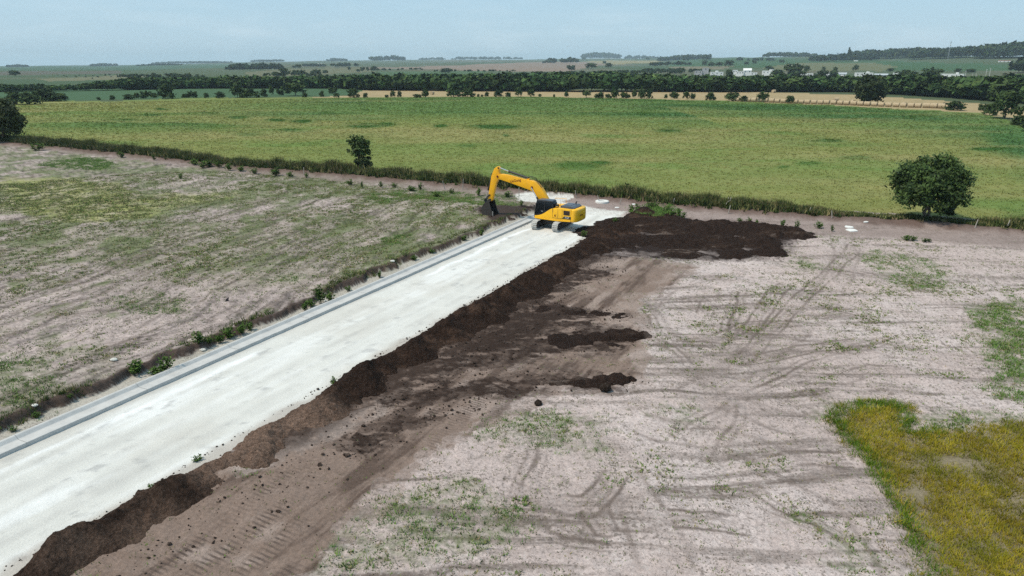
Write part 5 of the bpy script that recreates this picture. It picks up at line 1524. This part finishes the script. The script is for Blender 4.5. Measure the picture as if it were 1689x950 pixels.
# ------------------------------------------------------------------ the excavator
M_yel = mat_plain('yellow machine paint', (0.90, 0.47, 0.010), 0.38, spec=0.45, dirt=(0.62, 0.33, 0.03), dirt_scale=1.3, amount=0.5)
M_yel2 = mat_plain('dusty yellow boom paint', (0.86, 0.42, 0.008), 0.45, spec=0.4, dirt=(0.5, 0.26, 0.03), dirt_scale=2.0, amount=0.6)
M_blk = mat_plain('black steel', (0.022, 0.022, 0.024), 0.55, dirt=(0.06, 0.05, 0.045), dirt_scale=3)
M_hood = mat_plain('dark slate paint', (0.075, 0.090, 0.115), 0.4, dirt=(0.11, 0.12, 0.13), dirt_scale=2)
M_glass = mat_plain('tinted cab glass', (0.006, 0.008, 0.011), 0.10, spec=0.28, dirt=(0.01, 0.012, 0.015), dirt_scale=1)
M_chr = mat_plain('chromed rod', (0.75, 0.76, 0.78), 0.18, 0.9)
M_shoe = mat_plain('dusty track steel', (0.62, 0.60, 0.56), 0.9, dirt=(0.25, 0.23, 0.21), dirt_scale=3.0, amount=0.7)
M_bkt = mat_plain('worn bucket steel', (0.045, 0.04, 0.038), 0.6, 0.3, dirt=(0.09, 0.07, 0.06), dirt_scale=3)
M_tooth = mat_plain('bright tooth steel', (0.45, 0.43, 0.42), 0.5, 0.5, dirt=(0.2, 0.17, 0.15), dirt_scale=8)
M_red = mat_plain('dark red lettering', (0.14, 0.022, 0.008), 0.5)
M_ink = mat_plain('black decal', (0.02, 0.02, 0.02), 0.5)
M_whtxt = mat_plain('white lettering', (0.75, 0.75, 0.75), 0.5)

EX0 = empty('excavator', (4.35, 71.2, 0.02), R(150))
tag(EX0, 'yellow crawler excavator with black cab parked on the white road, bucket lowered', 'excavator')
UC = ROT_ROAD - R(150)          # tracks stand along the road, the house is slewed to the left
MU = Matrix.Rotation(UC, 4, 'Z')

def track(side):
    y0 = side * 1.19
    def put(o):
        o.parent = EX0; o.matrix_parent_inverse = Matrix.Identity(4); o.rotation_euler = (0, 0, UC)
        return o
    # loop of the chain: two half circles, the upper run sagging a little
    Lh, r = 1.78, 0.43
    path = []
    P = lambda u: None
    top, bot, arc = 2 * Lh, 2 * Lh, math.pi * r
    tot = top + bot + 2 * arc
    ns = 49
    m = MB()
    for i in range(ns):
        u = (i + 0.5) / ns * tot
        if u < top: px_, pz_, an = Lh - u, 2 * r + 0.02 - 0.04 * math.sin(u / top * math.pi), math.pi
        elif u < top + arc:
            a = (u - top) / r; px_, pz_, an = -Lh - r * math.sin(a), r + r * math.cos(a), math.pi + a
        elif u < top + arc + bot: px_, pz_, an = -Lh + (u - top - arc), 0.0, 0.0
        else:
            a = (u - top - arc - bot) / r; px_, pz_, an = Lh + r * math.sin(a), r - r * math.cos(a), a
        M_ = MU.inverted() @ MU @ Matrix.Translation((px_, y0, pz_ + 0.03)) @ Matrix.Rotation(-an, 4, 'Y')
        p_ = tot / ns
        m.box(-p_ * 0.40, p_ * 0.40, -0.30, 0.30, -0.025, 0.012, M=M_)
        for gx_ in (-0.28, 0.22):
            m.box(p_ * gx_ - 0.010, p_ * gx_ + 0.010, -0.30, 0.30, -0.065, -0.025, M=M_)
        m.box(-p_ * 0.4, p_ * 0.4, -0.10, 0.10, 0.012, 0.075, M=M_)
    t = put(m.build('track', M_shoe))
    f = MB()
    f.prism([(-1.62, 0.22), (1.55, 0.22), (1.62, 0.34), (1.5, 0.66), (0.6, 0.74), (-0.6, 0.74), (-1.6, 0.62)], y0 - 0.18, y0 + 0.18, 'y', bevel=0.02)
    fr = f.build('track_frame', M_blk, t)
    MB().cyl((Lh, y0 - 0.12, r + 0.03), (Lh, y0 + 0.12, r + 0.03), 0.36, n=28).cyl((Lh, y0 - 0.16, r + 0.03), (Lh, y0 + 0.16, r + 0.03), 0.13, n=16).build('idler', M_blk, t)
    MB().cyl((-Lh, y0 - 0.10, r + 0.03), (-Lh, y0 + 0.10, r + 0.03), 0.36, n=28).cyl((-Lh, y0 - 0.20, r + 0.03), (-Lh, y0 + 0.22, r + 0.03), 0.20, n=20).build('sprocket', M_blk, t)
    for k in range(7):
        xx = -1.3 + k * 2.6 / 6
        MB().cyl((xx, y0 - 0.21, 0.19), (xx, y0 + 0.21, 0.19), 0.10, n=14).build('roller', M_blk, t)
    return t
track(1); track(-1)
m = MB().box(-0.75, 0.75, -0.95, 0.95, 0.42, 0.80, 0.04).prism([(-1.35, 0.40), (-0.6, 0.45), (-0.6, 0.75), (-1.35, 0.66)], -1.05, -0.8, 'y').prism([(0.6, 0.45), (1.35, 0.40), (1.35, 0.66), (0.6, 0.75)], -1.05, -0.8, 'y')
m.prism([(-1.35, 0.40), (-0.6, 0.45), (-0.6, 0.75), (-1.35, 0.66)], 0.8, 1.05, 'y').prism([(0.6, 0.45), (1.35, 0.40), (1.35, 0.66), (0.6, 0.75)], 0.8, 1.05, 'y')
uf = m.build('car_body', M_blk, EX0); uf.rotation_euler = (0, 0, UC)
MB().cyl((0, 0, 0.78), (0, 0, 1.07), 0.62, n=36).build('slew_ring', M_blk, EX0)

# house: left pod with the rising line, deck, right pod
def curve(pts, n=5):
    return pts
body = MB()
left = [(1.50, 1.09), (1.50, 1.36), (1.25, 1.38), (0.95, 1.44), (0.65, 1.55), (0.35, 1.72), (0.05, 1.93), (-0.25, 2.14), (-0.50, 2.27), (-0.75, 2.33), (-1.6, 2.36), (-2.72, 2.33), (-2.72, 1.13), (-1.2, 1.05)]
body.prism(left, 0.42, 1.35, 'y', bevel=0.035)
body.prism([(1.30, 1.09), (1.30, 1.55), (0.9, 1.75), (0.55, 2.05), (0.35, 2.25), (-0.6, 2.35), (-2.72, 2.33), (-2.72, 1.13), (-1.2, 1.05)], -1.35, -0.50, 'y', bevel=0.035)
body.box(-2.70, 0.55, -0.52, 0.44, 1.07, 1.75, 0.02)
body.box(-2.70, -0.75, -0.52, 0.44, 1.72, 2.32, 0.02)
house_o = body.build('body', M_yel, EX0, 35)
MB().prism([(1.505, 1.052), (1.505, 1.16), (-1.2, 1.12), (-2.70, 1.20), (-2.70, 1.085), (-1.2, 1.0)], 0.40, 1.375, 'y', bevel=0.012).build('sill', M_yel, EX0)
# counterweight: rounded in plan, bulging in profile
cw = bmesh.new()
rings = [(1.06, 0.86), (1.12, 0.95), (1.3, 1.0), (1.7, 1.02), (2.1, 1.0), (2.28, 0.95), (2.36, 0.86)]
outl = []
for k in range(25):
    a = -math.pi / 2 + math.pi * k / 24
    ca, sa = math.cos(a), math.sin(a)
    outl.append((-2.735 - 0.66 * abs(ca) ** 0.62, 1.37 * math.copysign(abs(sa) ** 0.55, sa)))
vr = []
for z_, s_ in rings:
    vr.append([cw.verts.new((-2.735 + (ox + 2.735) * s_, oy * (0.965 + 0.035 * (s_ - 0.86) / 0.16), z_)) for ox, oy in outl])
for i in range(len(rings) - 1):
    for k in range(24): cw.faces.new((vr[i][k], vr[i][k + 1], vr[i + 1][k + 1], vr[i + 1][k]))
    cw.faces.new((vr[i][24], vr[i][0], vr[i + 1][0], vr[i + 1][24]))
cw.faces.new(vr[0]); cw.faces.new(vr[-1])
bmesh.ops.recalc_face_normals(cw, faces=cw.faces)
for f in cw.faces: f.smooth = True
me = bpy.data.meshes.new('counterweight'); cw.to_mesh(me); cw.free(); me.materials.append(M_yel)
cwo = link('counterweight', me, EX0)

# panels, seams, grille, decal on the camera side
yS = 1.353
seams = MB()
for sx in (-0.62, -1.22, -1.72):
    seams.box(sx - 0.012, sx + 0.012, yS - 0.01, yS + 0.006, 1.34, 2.28)
seams.box(-2.70, -0.62, yS - 0.01, yS + 0.006, 1.315, 1.34)
seams.box(-2.735, -2.71, yS - 0.02, yS + 0.012, 1.10, 2.33)
seams.build('panel_seam', M_ink, EX0)
gr = MB().box(-2.58, -1.86, yS - 0.02, yS + 0.004, 1.72, 2.20).build('grille', M_ink, EX0)
g2 = MB()
for k in range(7): g2.box(-2.55, -1.89, yS + 0.004, yS + 0.018, 1.75 + k * 0.062, 1.775 + k * 0.062)
for k in range(3): g2.box(-2.40 + k * 0.18, -2.375 + k * 0.18, yS + 0.004, yS + 0.022, 1.74, 2.18)
g2.build('slat', mat_plain('brown grille slats', (0.06, 0.03, 0.015), 0.6), gr)
MB().prism([(-1.72, 1.36), (-1.95, 1.60), (-2.70, 1.60), (-2.70, 1.36)], yS - 0.01, yS + 0.006, 'y').build('decal', M_ink, EX0)

def lettering(name, body_text, size, mat, parent, M, extrude=0.004, shear=0.0, spacing=1.0, bold=0.0):
    cu = bpy.data.curves.new(name, 'FONT')
    cu.body = body_text; cu.size = size; cu.extrude = extrude; cu.shear = shear; cu.space_character = spacing; cu.offset = bold
    cu.align_x = 'CENTER'; cu.align_y = 'CENTER'
    tmp = bpy.data.objects.new(name, cu); COL.objects.link(tmp)
    bpy.context.view_layer.update()
    me = bpy.data.meshes.new_from_object(tmp.evaluated_get(bpy.context.evaluated_depsgraph_get()))
    bpy.data.objects.remove(tmp); bpy.data.curves.remove(cu)
    me.name = name; me.transform(M); me.materials.clear(); me.materials.append(mat)
    return link(name, me, parent)
def side_frame(x, y, z, slope=0.0):
    """text plane on the left side: reads from front to rear"""
    return Matrix.Translation((x, y, z)) @ Matrix.Rotation(slope, 4, 'Y') @ Matrix(((-1, 0, 0, 0), (0, 0, 1, 0), (0, 1, 0, 0), (0, 0, 0, 1)))
lettering('lettering', '922E', 0.24, M_whtxt, EX0, side_frame(-2.25, yS + 0.010, 1.48), shear=0.2)
lettering('lettering', 'LiuGong', 0.22, M_red, EX0, Matrix.Translation((-3.405, 0.28, 1.72)) @ Matrix(((0, 0, -1, 0), (-1, 0, 0, 0), (0, 1, 0, 0), (0, 0, 0, 1))), extrude=0.02)
# small emblem on the door: a block cut by a diagonal
MB().prism([(-0.82, 1.46), (-0.82, 1.68), (-0.88, 1.68), (-0.88, 1.60), (-0.96, 1.68), (-1.04, 1.68), (-0.93, 1.56), (-1.05, 1.46), (-0.97, 1.46), (-0.88, 1.53), (-0.88, 1.46)], yS - 0.01, yS + 0.006, 'y').build('emblem', M_red, EX0)

# cab
cabp = [(1.53, 1.10), (1.50, 1.75), (1.40, 2.45), (1.22, 2.98), (-0.55, 2.98), (-0.68, 2.75), (-0.68, 1.10)]
cab = MB().prism(cabp, 0.40, 1.325, 'y', bevel=0.05).build('cab', M_glass, EX0, 30)
fr = MB()
def bar(p, q2, r=0.035): fr.cyl(p, q2, r, n=8)
for yy in (0.42, 1.315):
    bar((1.50, yy, 1.75), (1.40, yy, 2.45)); bar((1.40, yy, 2.45), (1.22, yy, 2.96)); bar((0.35, yy, 1.75), (0.33, yy, 2.96), 0.04); bar((-0.64, yy, 1.9), (-0.62, yy, 2.75), 0.05); bar((1.53, yy, 1.15), (1.50, yy, 1.75))
    bar((1.22, yy, 2.95), (-0.56, yy, 2.95), 0.04)
bar((1.46, 0.42, 2.0), (1.46, 1.315, 2.0), 0.03); bar((1.22, 0.42, 2.95), (1.22, 1.315, 2.95), 0.04)
fr.build('cab_frame', M_blk, cab)
MB().prism([(1.20, 2.985), (1.08, 3.07), (-0.46, 3.08), (-0.56, 2.985)], 0.43, 1.29, 'y', bevel=0.03).build('cab_roof', M_hood, cab)
MB().box(0.55, 0.73, 1.328, 1.35, 1.86, 1.90).box(0.55, 0.58, 1.328, 1.36, 1.80, 1.93).build('door_handle', M_galv, cab)
MB().box(1.555, 1.60, 1.20, 1.42, 2.05, 2.45, 0.015).cyl((1.5, 1.30, 1.95), (1.58, 1.32, 2.1), 0.015, n=6).build('mirror', M_blk, cab)
# hood, exhaust, filter, rails, aerial
hd_ = MB().prism([(-1.28, 2.33), (-1.34, 2.58), (-2.62, 2.60), (-2.86, 2.44), (-2.86, 2.33)], -0.95, 0.92, 'y', bevel=0.03).build('hood', M_hood, EX0)
MB().box(-2.3, -1.55, -0.5, 0.5, 2.58, 2.63, 0.012).build('hood_lid', M_hood, hd_)
MB().cyl((-2.35, -0.62, 2.55), (-2.35, -0.62, 2.78), 0.065, n=14).cyl((-2.35, -0.62, 2.76), (-2.46, -0.60, 2.86), 0.065, n=14).build('exhaust', M_blk, EX0)
MB().box(-0.98, -0.72, 0.55, 1.05, 2.33, 2.62, 0.03).build('air_filter', M_blk, EX0)
rl = MB()
rl.tube([(0.4, -1.28, 2.2), (0.4, -1.28, 2.85), (-0.9, -1.28, 2.9), (-0.9, -1.28, 2.3)], 0.02).tube([(-0.95, 1.25, 2.33), (-0.95, 1.25, 2.52), (-1.2, 1.25, 2.52), (-1.2, 1.25, 2.33)], 0.018)
rl.build('handrail', M_yel, EX0)
MB().cyl((-1.15, 0.6, 2.35), (-1.15, 0.6, 3.25), 0.012, 0.006, 6).build('aerial', M_blk, EX0)

# boom, stick and bucket in the middle plane
bo = MB().prism([(0.35, 1.85), (0.05, 2.15), (0.75, 3.18), (1.25, 3.95), (1.54, 4.27), (2.05, 4.62), (2.5, 4.74), (3.04, 4.78), (5.18, 5.12), (6.40, 5.16), (6.78, 5.02), (6.82, 4.78), (6.66, 4.64), (4.7, 4.22), (2.9, 3.80), (2.44, 3.66), (2.10, 3.35), (1.84, 2.96), (1.0, 2.0), (0.75, 1.80)], -0.27, 0.27, 'y', bevel=0.025)
boom = bo.build('boom', M_yel2, EX0, 30)
MB().cyl((2.42, -0.33, 4.05), (2.42, 0.33, 4.05), 0.13, n=20).cyl((6.68, -0.32, 4.88), (6.68, 0.32, 4.88), 0.12, n=18).build('pin', M_red, boom)
a_ = math.atan2(4.55 - 4.93, 3.3 - 5.3)
lettering('lettering', 'LiuGong', 0.40, M_red, boom, side_frame(4.45, 0.275, 4.60, R(11.5)), bold=0.006)
for yy in (0.29, -0.29):       # boom lift rams with their rods
    MB().cyl((0.95, yy * 1.5, 1.75), (1.75, yy * 1.5, 3.10), 0.10, n=14).build('ram', M_blk, EX0)
    MB().cyl((1.75, yy * 1.5, 3.10), (2.42, yy * 1.5, 4.05), 0.055, n=12).build('rod', M_chr, EX0)
MB().cyl((2.95, 0, 4.95), (5.36, 0, 5.47), 0.115, n=18).cyl((5.28, 0, 5.453), (5.42, 0, 5.483), 0.135, n=18).build('stick_ram', M_blk, EX0)
MB().cyl((5.42, 0, 5.483), (6.58, 0, 5.80), 0.060, n=14).build('stick_rod', M_chr, EX0)
MB().box(2.85, 3.15, -0.10, 0.10, 4.74, 4.96, 0.02).build('ram_bracket', M_yel2, boom)
MB().tube([(3.0, 0.1, 5.05), (2.6, 0.12, 5.12), (2.2, 0.14, 4.95), (1.9, 0.14, 4.68), (1.3, 0.14, 4.12)], 0.028).tube([(3.0, -0.1, 5.05), (2.6, -0.12, 5.15), (2.2, -0.14, 5.0), (1.9, -0.14, 4.7), (1.3, -0.14, 4.12)], 0.028).build('hose', M_blk, boom)
st = MB().prism([(6.48, 5.80), (6.62, 5.95), (6.78, 5.94), (7.12, 5.72), (7.34, 5.30), (7.55, 4.80), (7.62, 4.34), (7.80, 3.40), (7.98, 2.30), (7.86, 2.12), (7.62, 2.05), (7.46, 2.20), (7.26, 3.00), (6.98, 4.05), (6.66, 4.60), (6.52, 4.95), (6.50, 5.2), (6.62, 5.5)], -0.20, 0.20, 'y', bevel=0.025)
stick = st.build('stick', M_yel2, EX0, 30)
MB().cyl((6.62, -0.24, 5.80), (6.62, 0.24, 5.80), 0.09, n=14).cyl((7.70, -0.24, 2.22), (7.70, 0.24, 2.22), 0.10, n=14).cyl((7.72, -0.23, 2.75), (7.72, 0.23, 2.75), 0.08, n=12).build('pin', M_blk, stick)
MB().cyl((7.50, 0, 5.15), (8.02, 0, 3.35), 0.095, n=16).cyl((8.0, 0, 3.42), (8.05, 0, 3.22), 0.115, n=16).build('bucket_ram', M_blk, EX0)
MB().cyl((8.05, 0, 3.25), (8.42, 0, 2.15), 0.045, n=12).build('bucket_rod', M_galv, EX0)
lk = MB()
for yy in (-0.24, 0.24):
    lk.prism([(8.36, 2.22), (8.50, 2.16), (8.46, 2.02), (7.74, 2.68), (7.70, 2.80), (7.80, 2.84)], yy - 0.03, yy + 0.03, 'y')
lk.prism([(8.36, 2.24), (8.54, 2.18), (8.38, 1.50), (8.22, 1.52)], -0.16, 0.16, 'y')
lk.build('linkage', M_blk, EX0)
# bucket: two cheeks, a curled back and a lip with teeth
bp = [(7.62, 2.12), (7.95, 2.05), (8.35, 1.72), (8.62, 1.25), (8.62, 0.78), (8.36, 0.40), (7.90, 0.20), (7.40, 0.24), (7.02, 0.40)]
bk = MB()
inner_pts = []
c0 = Vector((7.75, 1.05))
for p in bp:
    v = Vector(p); d = (c0 - v).normalized() * 0.07; inner_pts.append((v.x + d.x, v.y + d.y))
shell = bp + inner_pts[::-1]
for i in range(len(bp) - 1):
    bk.prism([bp[i], bp[i + 1], inner_pts[i + 1], inner_pts[i]], -0.58, 0.58, 'y')
for yy in (-0.61, 0.58):
    bk.prism(bp + [(7.30, 1.15)], yy, yy + 0.03, 'y')
for yy in (-0.25, 0.21):
    bk.prism([(7.58, 2.34), (7.80, 2.36), (8.36, 1.78), (8.30, 1.50), (7.80, 2.0), (7.60, 2.05)], yy, yy + 0.05, 'y')
bk.box(6.98, 7.14, -0.60, 0.60, 0.36, 0.43)
bucket = bk.build('bucket', M_bkt, EX0)
for k in range(5):
    yy = -0.52 + k * 0.26
    MB().prism([(7.12, 0.34), (7.12, 0.46), (6.95, 0.46), (6.74, 0.42), (6.95, 0.36)], yy - 0.055, yy + 0.055, 'y', bevel=0.01).build('tooth', M_tooth, bucket)
MB().box(7.08, 7.16, 0.612, 0.635, 0.42, 1.05).box(7.08, 7.16, -0.635, -0.612, 0.42, 1.05).build('side_cutter', M_tooth, bucket)

# ------------------------------------------------------------------ haze between here and the hills
HZ = 9300
hz = MB().box(-HZ, HZ, -HZ, HZ, -60, 130).build('haze', bpy.data.materials.new('haze air'))
hm_ = hz.data.materials[0]; hm_.use_nodes = True
hn_, hl_ = hm_.node_tree.nodes, hm_.node_tree.links
hn_.remove(hn_['Principled BSDF'])
pv = hn_.new('ShaderNodeVolumePrincipled')
pv.inputs['Color'].default_value = (0.74, 0.92, 1.0, 1)
pv.inputs['Density'].default_value = 0.95e-4
pv.inputs['Anisotropy'].default_value = 0.0
hl_.new(pv.outputs[0], hn_['Material Output'].inputs['Volume'])
tag(hz, 'pale blue haze lying over the distant farmland', 'haze', kind='stuff')
